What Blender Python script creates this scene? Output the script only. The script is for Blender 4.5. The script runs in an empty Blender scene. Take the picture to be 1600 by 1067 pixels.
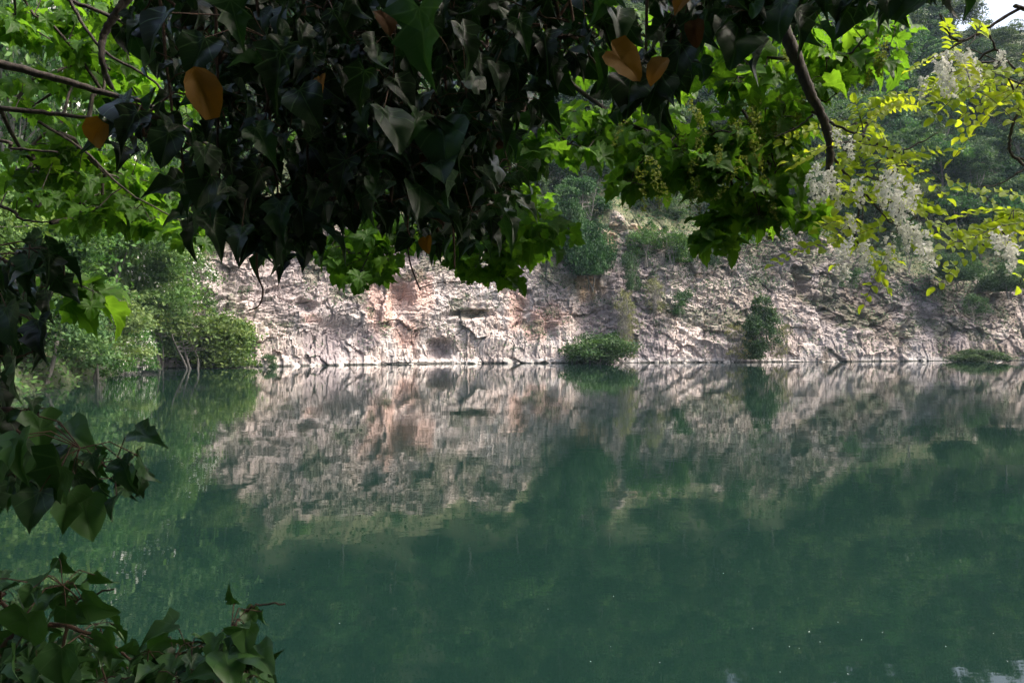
import bpy, math, random
import numpy as np
from mathutils import Vector

C = bpy.context.scene
COL = C.collection
# ------------------------------------------------------------------ camera
F = 1155.0            # focal length in photograph pixels (1600 wide)
CAMZ = 2.5
PITCH = math.radians(-0.37)
cam_d = bpy.data.cameras.new('camera')
cam = bpy.data.objects.new('camera', cam_d); COL.objects.link(cam)
cam_d.sensor_width = 36.0
cam_d.lens = 36.0 * F / 1600.0
cam_d.clip_start = 0.05; cam_d.clip_end = 2000
cam.location = (0, 0, CAMZ)
cam.rotation_euler = (math.pi/2 + PITCH, 0, 0)
C.camera = cam
# ------------------------------------------------------------------ sky, sun, exposure
SUN_EL, SUN_AZ = math.radians(50), math.radians(101)   # azimuth from +Y towards +X
w = bpy.data.worlds.new('World'); C.world = w; w.use_nodes = True
nt = w.node_tree
sky = nt.nodes.new('ShaderNodeTexSky'); sky.sky_type = 'NISHITA'; sky.sun_disc = False
sky.sun_elevation = SUN_EL; sky.sun_rotation = SUN_AZ
sky.air_density = 1.0; sky.dust_density = 9.0; sky.ozone_density = 1.0
bg = nt.nodes['Background']; bg.inputs['Strength'].default_value = 0.15
nt.links.new(sky.outputs[0], bg.inputs[0])
sd = bpy.data.lights.new('sun', 'SUN'); sun = bpy.data.objects.new('sun', sd); COL.objects.link(sun)
sd.energy = 1.35; sd.angle = math.radians(18); sd.color = (1.0, 0.95, 0.87)
sv = Vector((math.sin(SUN_AZ)*math.cos(SUN_EL), math.cos(SUN_AZ)*math.cos(SUN_EL), math.sin(SUN_EL)))
sun.rotation_euler = sv.to_track_quat('Z', 'Y').to_euler()
sun.location = (0, 0, 60)
C.view_settings.view_transform = 'Standard'; C.view_settings.look = 'None'
C.view_settings.exposure = 1.62; C.view_settings.gamma = 1
C.cycles.max_bounces = 8; C.cycles.diffuse_bounces = 4; C.cycles.glossy_bounces = 3
C.cycles.transmission_bounces = 5; C.cycles.volume_bounces = 0; C.cycles.transparent_max_bounces = 8
C.cycles.sample_clamp_indirect = 4

# ------------------------------------------------------------------ helpers
def P(px, py, D):
    """point seen at photograph pixel (px,py) at depth D along +Y"""
    a = (px-800)/F; b = -(py-533.5)/F
    y = math.cos(PITCH) - b*math.sin(PITCH); z = math.sin(PITCH) + b*math.cos(PITCH)
    s = D/y
    return np.array((a*s, D, CAMZ + z*s))

def tag(o, label=None, cat=None, group=None, kind=None):
    if label: o['label'] = label
    if cat: o['category'] = cat
    if group: o['group'] = group
    if kind: o['kind'] = kind
    return o
def empty(name, loc, label, cat, group=None, rz=0, s=1.0):
    o = bpy.data.objects.new(name, None); COL.objects.link(o)
    o.location = loc; o.rotation_euler = (0, 0, rz); o.scale = (s, s, s) if np.isscalar(s) else s
    o.empty_display_size = 0.2
    return tag(o, label, cat, group)
def link(name, me, parent=None, world=False):
    o = bpy.data.objects.new(name, me); COL.objects.link(o)
    if parent is not None:
        o.parent = parent
        if world:                                   # mesh written in world coordinates
            root = parent
            off = Vector((0, 0, 0))
            while root is not None:
                off += root.location; root = root.parent
            o.location = -off
    return o

def mesh(name, V, faces, mat, smooth=False, uv=None, attrs=None, cols=None):
    """faces: (n,k) array or list of such arrays"""
    me = bpy.data.meshes.new(name)
    V = np.asarray(V, dtype=np.float32)
    if not isinstance(faces, list): faces = [faces]
    faces = [np.asarray(f, dtype=np.int32) for f in faces if len(f)]
    loops = np.concatenate([f.ravel() for f in faces])
    sizes = np.concatenate([np.full(len(f), f.shape[1], dtype=np.int32) for f in faces])
    starts = np.concatenate(([0], np.cumsum(sizes)[:-1])).astype(np.int32)
    me.vertices.add(len(V)); me.vertices.foreach_set('co', V.ravel())
    me.loops.add(len(loops)); me.loops.foreach_set('vertex_index', loops)
    me.polygons.add(len(sizes)); me.polygons.foreach_set('loop_start', starts)
    if uv is not None:
        l = me.uv_layers.new(name='UVMap')
        l.data.foreach_set('uv', np.asarray(uv, dtype=np.float32)[loops].ravel())
    for k, a in (attrs or {}).items():
        at = me.attributes.new(k, 'FLOAT', 'POINT'); at.data.foreach_set('value', np.asarray(a, dtype=np.float32))
    for k, a in (cols or {}).items():
        at = me.attributes.new(k, 'FLOAT_COLOR', 'POINT')
        a = np.asarray(a, dtype=np.float32)
        if a.shape[1] == 3: a = np.concatenate([a, np.ones((len(a), 1), np.float32)], 1)
        at.data.foreach_set('color', a.ravel())
    me.polygons.foreach_set('use_smooth', np.full(len(sizes), smooth, dtype=bool))
    me.update(calc_edges=True)
    me.materials.append(mat)
    return me

class Nodes:
    def __init__(s, name):
        s.m = bpy.data.materials.new(name); s.m.use_nodes = True; s.t = s.m.node_tree
        s.t.nodes.clear(); s.out = s.n('ShaderNodeOutputMaterial')
    def n(s, typ, ins=None, **kw):
        nd = s.t.nodes.new(typ)
        for k, v in kw.items(): setattr(nd, k, v)
        for k, v in (ins or {}).items(): s.set(nd.inputs[k], v)
        return nd
    def set(s, sock, v):
        if isinstance(v, bpy.types.NodeSocket): s.t.links.new(v, sock)
        elif isinstance(v, bpy.types.Node): s.t.links.new(v.outputs[0], sock)
        else:
            if sock.type == 'RGBA' and len(v) == 3: v = (*v, 1)
            sock.default_value = v
    def math(s, op, a, b=0.0, c=0.0, clamp=False):
        nd = s.n('ShaderNodeMath', operation=op, use_clamp=clamp)
        s.set(nd.inputs[0], a); s.set(nd.inputs[1], b); s.set(nd.inputs[2], c); return nd.outputs[0]
    def mix(s, f, a, b, blend='MIX'):
        nd = s.n('ShaderNodeMix', data_type='RGBA', blend_type=blend)
        s.set(nd.inputs[0], f); s.set(nd.inputs[6], a); s.set(nd.inputs[7], b); return nd.outputs[2]
    def ramp(s, f, stops):
        nd = s.n('ShaderNodeValToRGB'); s.set(nd.inputs[0], f)
        el = nd.color_ramp.elements
        while len(el) > 1: el.remove(el[-1])
        el[0].position = stops[0][0]; el[0].color = (*stops[0][1], 1)
        for p, c in stops[1:]:
            e = el.new(p); e.color = (*c, 1)
        return nd.outputs[0]
    def attr(s, name, out='Fac'):
        return s.n('ShaderNodeAttribute', attribute_name=name).outputs[out]
    def noise(s, vec, scale, detail=4, rough=0.55, out=0):
        nd = s.n('ShaderNodeTexNoise'); s.set(nd.inputs['Vector'], vec)
        nd.inputs['Scale'].default_value = scale; nd.inputs['Detail'].default_value = detail
        nd.inputs['Roughness'].default_value = rough
        return nd.outputs[out]
    def surf(s, sh):
        s.t.links.new(sh.outputs[0] if isinstance(sh, bpy.types.Node) else sh, s.out.inputs['Surface']); return s.m

# ------------------------------------------------------------------ numpy noise
def _hash(ix, iy, seed):
    h = (ix.astype(np.int64)*374761393 + iy.astype(np.int64)*668265263 + seed*1442695041) & 0xffffffff
    h = ((h ^ (h >> 13)) * 1274126177) & 0xffffffff
    h = ((h ^ (h >> 16)) * 2246822519) & 0xffffffff
    return ((h ^ (h >> 15)) & 0xffffff) / float(0xffffff)
def vnoise(x, y, seed=0):
    ix = np.floor(x); iy = np.floor(y); fx = x-ix; fy = y-iy
    fx = fx*fx*(3-2*fx); fy = fy*fy*(3-2*fy)
    a = _hash(ix, iy, seed); b = _hash(ix+1, iy, seed); c = _hash(ix, iy+1, seed); d = _hash(ix+1, iy+1, seed)
    return (a*(1-fx)+b*fx)*(1-fy) + (c*(1-fx)+d*fx)*fy
def fbm(x, y, seed=0, oct=5, gain=0.5):
    s = 0; a = 1; t = 0
    for i in range(oct):
        s = s + a*vnoise(x*2**i+17.3*i, y*2**i-9.1*i, seed+i); t += a; a *= gain
    return s/t                                          # 0..1
def blocks(x, y, seed=0, tilt=0.6):
    """angular facets: each random cell is a plane with its own height and tilt; returns height, cell random, edge distance"""
    ix = np.floor(x); iy = np.floor(y)
    best = np.full(x.shape, 9.0); sec = np.full(x.shape, 9.0)
    h = np.zeros(x.shape); r = np.zeros(x.shape)
    for dx in (-1, 0, 1):
        for dy in (-1, 0, 1):
            cx = ix+dx; cy = iy+dy
            px = cx + _hash(cx, cy, seed); py = cy + _hash(cx, cy, seed+7)
            d = np.abs(x-px)*0.75 + np.abs(y-py)*0.75 + 0.35*np.hypot(x-px, y-py)
            hh = _hash(cx, cy, seed+11) + tilt*((_hash(cx, cy, seed+13)-.5)*(x-px)*2 + (_hash(cx, cy, seed+17)-.5)*(y-py)*2)
            m = d < best
            sec = np.where(m, best, np.minimum(sec, d))
            h = np.where(m, hh, h); r = np.where(m, _hash(cx, cy, seed+19), r); best = np.where(m, d, best)
    return h, r, sec-best
def sstep(a, b, x):
    t = np.clip((x-a)/(b-a), 0, 1); return t*t*(3-2*t)

# ------------------------------------------------------------------ materials
def leaf_mat(name, stops, trans=0.4, tint=(1.3, 1.25, 0.5), rough=0.45, spec=0.5, vein=None, vcol=(0.2, 0.3, 0.1), objvar=0.0, spacing=0.7, blotch=0.0):
    s = Nodes(name)
    base = s.ramp(s.attr('rnd'), stops)
    if objvar:
        oi = s.n('ShaderNodeObjectInfo')
        hs = s.n('ShaderNodeHueSaturation')
        s.set(hs.inputs['Hue'], s.math('MULTIPLY_ADD', oi.outputs['Random'], 0.07*objvar, 0.5-0.035*objvar))
        r2 = s.math('FRACT', s.math('MULTIPLY', oi.outputs['Random'], 37.7))
        s.set(hs.inputs['Value'], s.math('MULTIPLY_ADD', r2, 0.75*objvar, 1-0.36*objvar))
        r3 = s.math('FRACT', s.math('MULTIPLY', oi.outputs['Random'], 91.3))
        s.set(hs.inputs['Saturation'], s.math('MULTIPLY_ADD', r3, 0.3*objvar, 1-0.15*objvar))
        s.set(hs.inputs['Color'], base); base = hs.outputs[0]
    if blotch:
        tc = s.n('ShaderNodeTexCoord')
        base = s.mix(s.math('MULTIPLY', s.noise(tc.outputs['Object'], 28, 4, 0.6), blotch), base, (0.05, 0.045, 0.02))
    bump = None
    if vein:
        uv = s.n('ShaderNodeUVMap'); sx = s.n('ShaderNodeSeparateXYZ'); s.set(sx.inputs[0], uv.outputs[0])
        ax = s.math('ABSOLUTE', sx.outputs[0]); y = sx.outputs[1]
        ang = s.math('ARCTAN2', ax, y)
        rad = s.math('SQRT', s.math('ADD', s.math('MULTIPLY', ax, ax), s.math('MULTIPLY', y, y)))
        k = s.math('ABSOLUTE', s.math('SUBTRACT', ang, s.math('MULTIPLY', s.math('ROUND', s.math('DIVIDE', ang, spacing)), spacing)))
        dist = s.math('MULTIPLY', k, rad)
        # side veins off the midrib
        sv_ = s.math('MULTIPLY', s.math('ABSOLUTE', s.math('SUBTRACT', s.math('FRACT', s.math('MULTIPLY', s.math('SUBTRACT', y, s.math('MULTIPLY', ax, 0.8)), 6.0)), 0.5)), 0.16)
        dist2 = s.math('ADD', sv_, 0.004)
        m1 = s.math('SUBTRACT', 1.0, s.math('DIVIDE', dist, 0.02), clamp=True)
        m2 = s.math('MULTIPLY', s.math('SUBTRACT', 1.0, s.math('DIVIDE', dist2, 0.014), clamp=True), 0.35)
        mk = s.math('MAXIMUM', m1, m2)
        base = s.mix(s.math('MULTIPLY', mk, vein), base, vcol)
        bump = s.n('ShaderNodeBump', {'Strength': 0.2, 'Distance': 0.001, 'Height': mk}).outputs[0]
    pb = s.n('ShaderNodeBsdfPrincipled', {'Base Color': base, 'Roughness': rough, 'Specular IOR Level': spec})
    tc_ = s.mix(1.0, base, tint, 'MULTIPLY')
    tr = s.n('ShaderNodeBsdfTranslucent', {'Color': tc_})
    if bump: s.set(pb.inputs['Normal'], bump)
    return s.surf(s.n('ShaderNodeMixShader', {0: trans, 1: pb.outputs[0], 2: tr.outputs[0]}))

M = {}
M['maple'] = leaf_mat('maple_leaf', [(0, (.038, .100, .016)), (.5, (.066, .162, .022)), (1, (.125, .25, .035))], .6, (2.0, 1.85, .6), .5, .3, .5, (.13, .26, .05), spacing=0.62)
M['ivy'] = leaf_mat('ivy_leaf', [(0, (.008, .022, .009)), (.4, (.016, .046, .016)), (.7, (.035, .100, .034)), (1, (.08, .19, .05))], .14, (1.3, 1.7, .5), .36, .42, .8, (.09, .17, .07), spacing=0.72, blotch=.15)
M['yellow'] = leaf_mat('yellow_leaf', [(0, (.27, .125, .008)), (1, (.40, .20, .015))], .3, (1.2, 1.0, .5), .6, .3, .3, (.16, .07, .015), spacing=0.72, blotch=.65)
M['dead'] = leaf_mat('dead_leaf', [(0, (.06, .03, .012)), (1, (.13, .06, .02))], .2, (1.1, .9, .6), .7, .2)
M['robinia'] = leaf_mat('robinia_leaflet', [(0, (.16, .25, .025)), (.5, (.27, .37, .035)), (1, (.38, .45, .05))], .6, (1.8, 1.7, .7), .5, .3, .3, (.35, .4, .1), spacing=3.0)
M['petal'] = leaf_mat('white_petal', [(0, (.7, .7, .64)), (1, (.85, .85, .83))], .35, (1, 1, .95), .6, .3)
M['keys'] = leaf_mat('pale_green_keys', [(0, (.13, .17, .03)), (1, (.25, .3, .07))], .4, (1.3, 1.3, .6), .6, .3)
M['far'] = leaf_mat('hill_foliage', [(0, (.013, .034, .016)), (.5, (.036, .082, .032)), (1, (.105, .18, .06))], .28, (1.2, 1.4, .6), .6, .25, objvar=1.0)
M['bank'] = leaf_mat('bank_foliage', [(0, (.036, .082, .022)), (.5, (.062, .13, .034)), (1, (.13, .21, .06))], .35, (1.3, 1.4, .6), .6, .25, objvar=.7)
M['darkbush'] = leaf_mat('dark_bush_foliage', [(0, (.018, .045, .015)), (.5, (.03, .075, .025)), (1, (.06, .12, .04))], .25, (1.2, 1.4, .6), .6, .25, objvar=.5)
M['dry'] = leaf_mat('dry_foliage', [(0, (.09, .10, .04)), (.5, (.14, .16, .07)), (1, (.24, .24, .13))], .3, (1.2, 1.2, .7), .7, .2, objvar=.6)

def bark_mat(name, a, b, sc=30):
    s = Nodes(name); tc = s.n('ShaderNodeTexCoord')
    mp = s.n('ShaderNodeMapping', {0: tc.outputs['Object']}); mp.inputs['Scale'].default_value = (1, 1, .35)
    n = s.noise(mp.outputs[0], sc, 5, .65)
    col = s.ramp(n, [(.3, a), (.7, b)])
    bp = s.n('ShaderNodeBump', {'Strength': .7, 'Distance': .01, 'Height': n})
    return s.surf(s.n('ShaderNodeBsdfPrincipled', {'Base Color': col, 'Roughness': .85, 'Normal': bp.outputs[0]}))
M['bark'] = bark_mat('maple_bark', (.014, .011, .009), (.075, .06, .048), 55)
M['bark_far'] = bark_mat('far_bark', (.09, .085, .08), (.22, .21, .19), 6)
M['stem'] = bark_mat('ivy_stem', (.05, .028, .018), (.16, .09, .06), 60)
M['greenstem'] = bark_mat('green_twig', (.05, .06, .02), (.12, .12, .04), 60)

def rock_mat():
    s = Nodes('quarry_rock'); tc = s.n('ShaderNodeTexCoord'); ob = tc.outputs['Object']
    base = s.attr('tone', 'Color')
    n1 = s.noise(ob, 1.3, 6, .62); n2 = s.noise(ob, 6.0, 5, .6); n3 = s.noise(ob, 22, 4, .6)
    base = s.mix(1.0, base, s.ramp(n2, [(.3, (.72, .72, .73)), (.55, (1, 1, 1)), (.75, (1.22, 1.2, 1.17))]), 'MULTIPLY')
    base = s.mix(s.math('MULTIPLY', s.ramp(n1, [(.52, (0, 0, 0)), (.68, (1, 1, 1))]), .35), base, (.13, .11, .10))
    vm = s.n('ShaderNodeMapping', {0: ob}); vm.inputs['Scale'].default_value = (1, 1, 1.9); vm.inputs['Rotation'].default_value = (0, .25, 0)
    vo = s.n('ShaderNodeTexVoronoi', feature='DISTANCE_TO_EDGE'); s.set(vo.inputs['Vector'], s.n('ShaderNodeVectorMath', {0: vm.outputs[0], 1: s.noise(ob, 2.0, 4, .6, 1)}, operation='ADD').outputs[0]); vo.inputs['Scale'].default_value = 3.6
    h = s.math('ADD', s.math('MULTIPLY', s.math('MINIMUM', vo.outputs[0], .06), 5.0), s.math('ADD', s.math('MULTIPLY', n2, .5), s.math('MULTIPLY', n3, .22)))
    bp = s.n('ShaderNodeBump', {'Strength': .6, 'Distance': .15, 'Height': h})
    return s.surf(s.n('ShaderNodeBsdfPrincipled', {'Base Color': base, 'Roughness': .92, 'Specular IOR Level': .25, 'Normal': bp.outputs[0]}))
M['rock'] = rock_mat()

def ground_mat():
    s = Nodes('ground_cover'); tc = s.n('ShaderNodeTexCoord'); ob = tc.outputs['Object']
    n = s.noise(ob, .5, 8, .65); n2 = s.noise(ob, 5, 5, .6)
    col = s.mix(n2, s.ramp(n, [(.35, (.018, .03, .012)), (.55, (.04, .055, .022)), (.7, (.09, .075, .045))]), (.03, .045, .016))
    bp = s.n('ShaderNodeBump', {'Strength': .8, 'Distance': .3, 'Height': n2})
    return s.surf(s.n('ShaderNodeBsdfPrincipled', {'Base Color': col, 'Roughness': .95, 'Normal': bp.outputs[0]}))
M['ground'] = ground_mat()

def water_mat():
    s = Nodes('lake_water'); tc = s.n('ShaderNodeTexCoord'); ob = tc.outputs['Object']
    mp = s.n('ShaderNodeMapping', {0: ob}); mp.inputs['Scale'].default_value = (.55, 1.0, 1)
    a = s.noise(mp.outputs[0], 2.2, 3, .55); b = s.noise(mp.outputs[0], .45, 2, .5)
    patch = s.ramp(s.noise(ob, .09, 3, .5), [(.4, (.45, .45, .45)), (.62, (1, 1, 1))])
    h = s.math('ADD', s.math('MULTIPLY', s.math('MULTIPLY', a, patch), .0024), s.math('MULTIPLY', b, .0040))
    bp = s.n('ShaderNodeBump', {'Strength': 1.0, 'Distance': 1.0, 'Height': h})
    cl = s.noise(ob, .12, 3, .5)
    col = s.mix(cl, (.0036, .0135, .0102), (.0066, .0195, .0150))
    return s.surf(s.n('ShaderNodeBsdfPrincipled', {'Base Color': col, 'Roughness': .018, 'IOR': 1.333, 'Specular IOR Level': .7, 'Normal': bp.outputs[0]}))
M['water'] = water_mat()

# ------------------------------------------------------------------ lake outline
LAKE = np.array([(-.3, .9), (2, .6), (8, -1), (25, -5), (60, 4), (92, 24), (108, 52), (104, 76), (88, 80), (72, 79.5), (54, 78), (42, 76), (30, 73.5), (20, 72), (13, 71),
                 (4, 70.2), (-6, 69), (-12, 66.5), (-18, 63.5), (-23.8, 61), (-29, 57.5), (-28.5, 52), (-26, 45), (-23.5, 39), (-21.5, 32), (-19, 22), (-13, 12), (-6, 5.5), (-2.5, 2.4), (-1.2, 1.5)], float)
def lake_dist(X, Y):
    """signed distance outside the lake (negative on the water) and nearest outline point"""
    n = len(LAKE); best = np.full(X.shape, 1e9); bx = np.zeros(X.shape); by = np.zeros(X.shape); inside = np.zeros(X.shape, bool)
    for i in range(n):
        a = LAKE[i]; b = LAKE[(i+1) % n]; e = b-a
        t = np.clip(((X-a[0])*e[0]+(Y-a[1])*e[1])/(e@e), 0, 1)
        qx = a[0]+t*e[0]; qy = a[1]+t*e[1]; d = np.hypot(X-qx, Y-qy)
        m = d < best; best = np.where(m, d, best); bx = np.where(m, qx, bx); by = np.where(m, qy, by)
        cr = ((a[1] > Y) != (b[1] > Y)) & (X < (b[0]-a[0])*(Y-a[1])/(b[1]-a[1]+1e-12)+a[0])
        inside ^= cr
    return np.where(inside, -best, best), bx, by
HX = [200, 240, 300, 350, 400, 430, 480, 600, 740, 800, 840, 880, 930, 955, 1045, 1070, 1150, 1240, 1330, 1400, 1470, 1600, 1800, 2400, 3000]
HY = [2, 3.5, 6, 9, 12, 13.8, 13.3, 13.6, 13.6, 14, 11, 9.0, 9.5, 13.6, 13.9, 12.6, 12.4, 14.0, 13.5, 11, 9.2, 8.0, 8, 8, 6]
def px_of(x, y): return 800 + F*x/np.maximum(y, 1)
def cliff_h(bx, by):
    p = px_of(bx, by)
    h = np.interp(p, HX, HY) + (fbm(p/45, p*0+3.1, 5, 4)-.5)*2.6
    return np.where(by > 50, np.maximum(h, 1.5), 0)
def lean_of(bx, by):
    p = px_of(bx, by)
    return np.interp(p, [300, 700, 900, 1100, 1600], [.22, .2, .3, .42, .55])
def slope_of(bx, by):
    p = px_of(bx, by); return np.interp(p, [0, 300, 800, 1100, 1600], [.85, .85, .86, .88, .885])
def terrain_z(X, Y):
    d, bx, by = lake_dist(X, Y)
    H = cliff_h(bx, by); far = H > 0
    ln = lean_of(bx, by); st = ln*H; sl = slope_of(bx, by)
    rise = np.minimum((d-2.2)/ln, H + (d-st)*sl)
    off = -6 + 6.2*sstep(st+1.5, st+6, d)
    zf = np.minimum(rise+off, 58 + .04*d + 4*fbm(X/30, Y/30, 3, 3))
    zb = .9*sstep(0, .9, d) + d*.42
    left = sstep(10, 26, by)*(bx < 0)
    zb = zb + left*d*.38
    zb = np.minimum(zb, 34 + .05*d)
    z = np.where(far, zf, zb)
    z = z + (fbm(X/7, Y/7, 9, 4)-.5)*np.clip(d/8, 0, 1)*2.2
    return np.where(d < 0, np.maximum(-3.5, d*.8)-.25, z)

def build_setting():
    xs = np.concatenate([np.linspace(-400, -62, 26), np.arange(-60, 126, 1.0), np.linspace(128, 420, 24)])
    ys = np.concatenate([np.linspace(-260, -22, 20), np.arange(-20, 130, 1.0), np.linspace(132, 520, 30)])
    X, Y = np.meshgrid(xs, ys); Z = terrain_z(X, Y)
    nx, ny = len(xs), len(ys)
    i = np.arange(nx*ny).reshape(ny, nx)
    f = np.stack([i[:-1, :-1], i[:-1, 1:], i[1:, 1:], i[1:, :-1]], -1).reshape(-1, 4)
    o = link('hillside_terrain', mesh('terrain', np.stack([X, Y, Z], -1).reshape(-1, 3), f, M['ground'], True))
    tag(o, kind='structure')
    # water
    V = []; n = 60
    for j in range(n+1):
        for k in range(n+1): V.append((-60+190*j/n, -20+115*k/n, 0))
    i = np.arange((n+1)**2).reshape(n+1, n+1)
    f = np.stack([i[:-1, :-1], i[1:, :-1], i[1:, 1:], i[:-1, 1:]], -1).reshape(-1, 4)
    tag(link('lake_water', mesh('water', V, f, M['water'], True)), kind='structure')

CL = {}
def build_cliff():
    # far shore from the left corner to beyond the right frame edge
    pts = np.array([(-31.5, 52.0), (-29.5, 56.8), (-23.8, 61), (-18, 63.5), (-12, 66.5), (-6, 69), (4, 70.2), (13, 71), (20, 72), (30, 73.5), (42, 76), (54, 78), (72, 79.5), (88, 80), (104, 77)])
    seg = np.hypot(*np.diff(pts, axis=0).T); s = np.concatenate([[0], np.cumsum(seg)])
    S = np.concatenate([np.arange(0, 98, .095), np.arange(98, s[-1], .3)])
    k = np.exp(-np.linspace(-2, 2, 61)**2); k /= k.sum()
    def sm(c):
        v = np.interp(S, s, c); return np.convolve(np.pad(v, 30, 'edge'), k, 'valid')
    bx, by = sm(pts[:, 0]), sm(pts[:, 1])
    tx = np.gradient(bx, S); ty = np.gradient(by, S); L = np.hypot(tx, ty); nx, ny = ty/L, -tx/L   # towards the lake
    H = cliff_h(bx, by); ln = lean_of(bx, by); sl = slope_of(bx, by)
    v = np.concatenate([np.linspace(-.06, 1, 175), 1+np.linspace(0, 1, 26)[1:]])
    Vv, U = np.meshgrid(v, S, indexing='ij')
    Hh = H[None, :]; z = np.where(Vv <= 1, Vv*Hh, Hh + (Vv-1)*5*sl[None, :] - .6*(Vv-1))
    back = np.where(Vv <= 1, Vv*Hh*ln[None, :], Hh*ln[None, :] + (Vv-1)*5)
    px = px_of(bx, by)[None, :] + 0*z
    # warped coordinates so that beds and joints wander
    wu = U + .5*(fbm(U/4, z/4, 21, 3)-.5)*2; wz = z + .5*(fbm(U/7, z/6, 31, 3)-.5)*2 + .9*np.sin(U/9)
    bed = sstep(.35, .65, fbm(U/9, z/7, 41, 3))           # 1 where horizontal bedding shows
    d0 = (fbm(U/9, z/14, 51, 4)-.5)*2.4
    h1, r1, e1 = blocks(wu/2.6, wz/2.2, 61, .8)
    h2, r2, e2 = blocks((wu+wz*.35)/1.1, (wz-wu*.15)/.62, 71, .9)
    h2b, r2b, e2b = blocks(wu/.6, wz/1.7, 72, .9)
    h3, r3, e3 = blocks((wu-wz*.2)/.46, wz/.24, 81, 1.0)
    h3b, r3b, e3b = blocks(wu/.24, wz/.75, 82, 1.0)
    low = 1-sstep(1.2, 4.0, z+1.5*(fbm(U/3, z*0, 91, 3)-.5))   # columnar joints above the water
    vb = np.clip(low*.7 + (1-bed)*.35, 0, 1)
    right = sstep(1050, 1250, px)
    disp = d0*np.clip(z/2.5, .25, 1)*(1-.35*right) + (h1-.5)*.7 + ((h2-.5)*(1-vb) + (h2b-.5)*vb)*.30 + ((h3-.5)*(1-vb)*1.1+(h3b-.5)*vb*.6)*.17
    disp += (fbm(U/.5, z/.4, 95, 4)-.5)*.16
    disp -= .16*(1-sstep(0, .07, e1)) + .13*(1-sstep(0, .08, np.where(vb > .5, e2b, e2))) + .05*(1-sstep(0, .10, np.where(vb > .5, e3b, e3)))
    ledge = np.maximum(0, np.sin((wz/2.6+fbm(U/6, z/9, 97, 2)*2.0)*2*np.pi))**3*(.30*bed)
    disp += ledge
    disp *= 1-.6*sstep(1.0, 1.6, Vv)
    # hollows seen in the photograph
    def hollow(cx, cy, rx, ry, depth):
        q = P(cx, cy, 68); zc = q[2]
        m = np.exp(-(((px-cx)/rx)**2 + ((z-zc)/(ry*68/F))**2)**2)
        return m*depth
    for c in [(480, 480, 16, 10, 1.2), (735, 490, 26, 7, 1.6), (690, 545, 20, 16, 1.2), (530, 530, 50, 28, 1.1), (630, 470, 18, 34, 1.4), (935, 500, 36, 45, 1.8), (820, 490, 16, 26, .9), (1285, 435, 12, 26, 1.0), (1470, 505, 18, 25, 1.1), (860, 520, 12, 20, .7)]:
        disp -= hollow(*c)
    disp = np.where(z < .5, disp*(.6+.8*np.clip(z, 0, .5)), disp)
    X = bx[None, :] + nx[None, :]*(disp-back); Y = by[None, :] + ny[None, :]*(disp-back)
    zz = z + (h2-.5)*.25*np.clip(z, 0, 1)*(Vv < 1.2)
    # rock colour
    n1 = fbm(U/4, z/5, 101, 4); n2 = fbm(U/1.2, z/2.2, 111, 4); n3 = fbm(U/7, z/10, 121, 3)
    beige = np.array((.49, .42, .39)); grey = np.array((.37, .335, .33)); pink = np.array((.43, .29, .25)); brown = np.array((.21, .175, .14)); ochre = np.array((.46, .32, .19)); viol = np.array((.235, .205, .22))
    pale = np.array((.52, .485, .47)); moss = np.array((.12, .13, .07))
    def mixc(c, col, m): return c*(1-m[..., None]) + col*m[..., None]
    c = np.broadcast_to(beige, z.shape+(3,)).copy()
    c = mixc(c, grey, sstep(.42, .62, n1)*.85)
    c = mixc(c, pale, sstep(.55, .7, n2)*.6)
    c = mixc(c, viol, sstep(.54, .66, n3)*.55)
    def patch(cx, cy, rx, ry):
        zc = P(cx, cy, 70)[2]; q = ((px-cx)/rx)**2 + ((z-zc)/(ry*70/F))**2
        return np.clip(1.35-q-(n2-.5)*3.2, 0, 1)
    for a in [(600, 470, 34, 50), (665, 455, 25, 30), (812, 490, 34, 32), (640, 500, 30, 40), (490, 500, 26, 12), (850, 500, 40, 30)]: c = mixc(c, pink, patch(*a)*.7)
    for a in [(1000, 343, 60, 12), (925, 445, 36, 22), (975, 360, 20, 30)]: c = mixc(c, ochre, patch(*a)*.8)
    for a in [(530, 535, 60, 30), (690, 550, 28, 18), (955, 505, 46, 44), (560, 470, 18, 25), (1285, 435, 16, 30), (1380, 470, 60, 50), (1500, 450, 70, 50), (1010, 440, 60, 40)]: c = mixc(c, viol, patch(*a)*.75)
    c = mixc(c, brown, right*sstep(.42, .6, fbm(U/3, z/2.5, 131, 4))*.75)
    c = mixc(c, brown, sstep(.6, 1.05, Vv + (n2-.5)*.9)*.55)
    c = mixc(c, moss, sstep(.95, 1.25, Vv + (n2-.5)*.5))
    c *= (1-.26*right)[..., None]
    c *= (.80+.36*(.45*r1+.35*np.where(vb > .5, r2b, r2)+.35*r3))[..., None]
    c = mixc(c, moss*.8, (fbm(U/2.2, z/1.6, 141, 4) > .62)*.5*(Vv > .25))
    rim = (z > .10) & (z < .42); c = mixc(c, np.array((.62, .60, .58)), rim*sstep(.45, .6, fbm(U/2.0, z*0, 151, 4))*.45)
    c = mixc(c, np.array((.035, .04, .035)), (z <= .10)*.9)
    m_, n_ = z.shape
    i = np.arange(m_*n_).reshape(m_, n_)
    f = np.stack([i[:-1, :-1], i[:-1, 1:], i[1:, 1:], i[1:, :-1]], -1).reshape(-1, 4)
    CL['X'], CL['Y'], CL['Z'], CL['px'], CL['v'], CL['U'] = X, Y, zz, px, Vv, U
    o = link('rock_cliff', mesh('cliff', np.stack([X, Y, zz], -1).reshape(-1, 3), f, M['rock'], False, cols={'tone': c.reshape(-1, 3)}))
    tag(o, kind='structure')
build_setting()
build_cliff()

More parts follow.
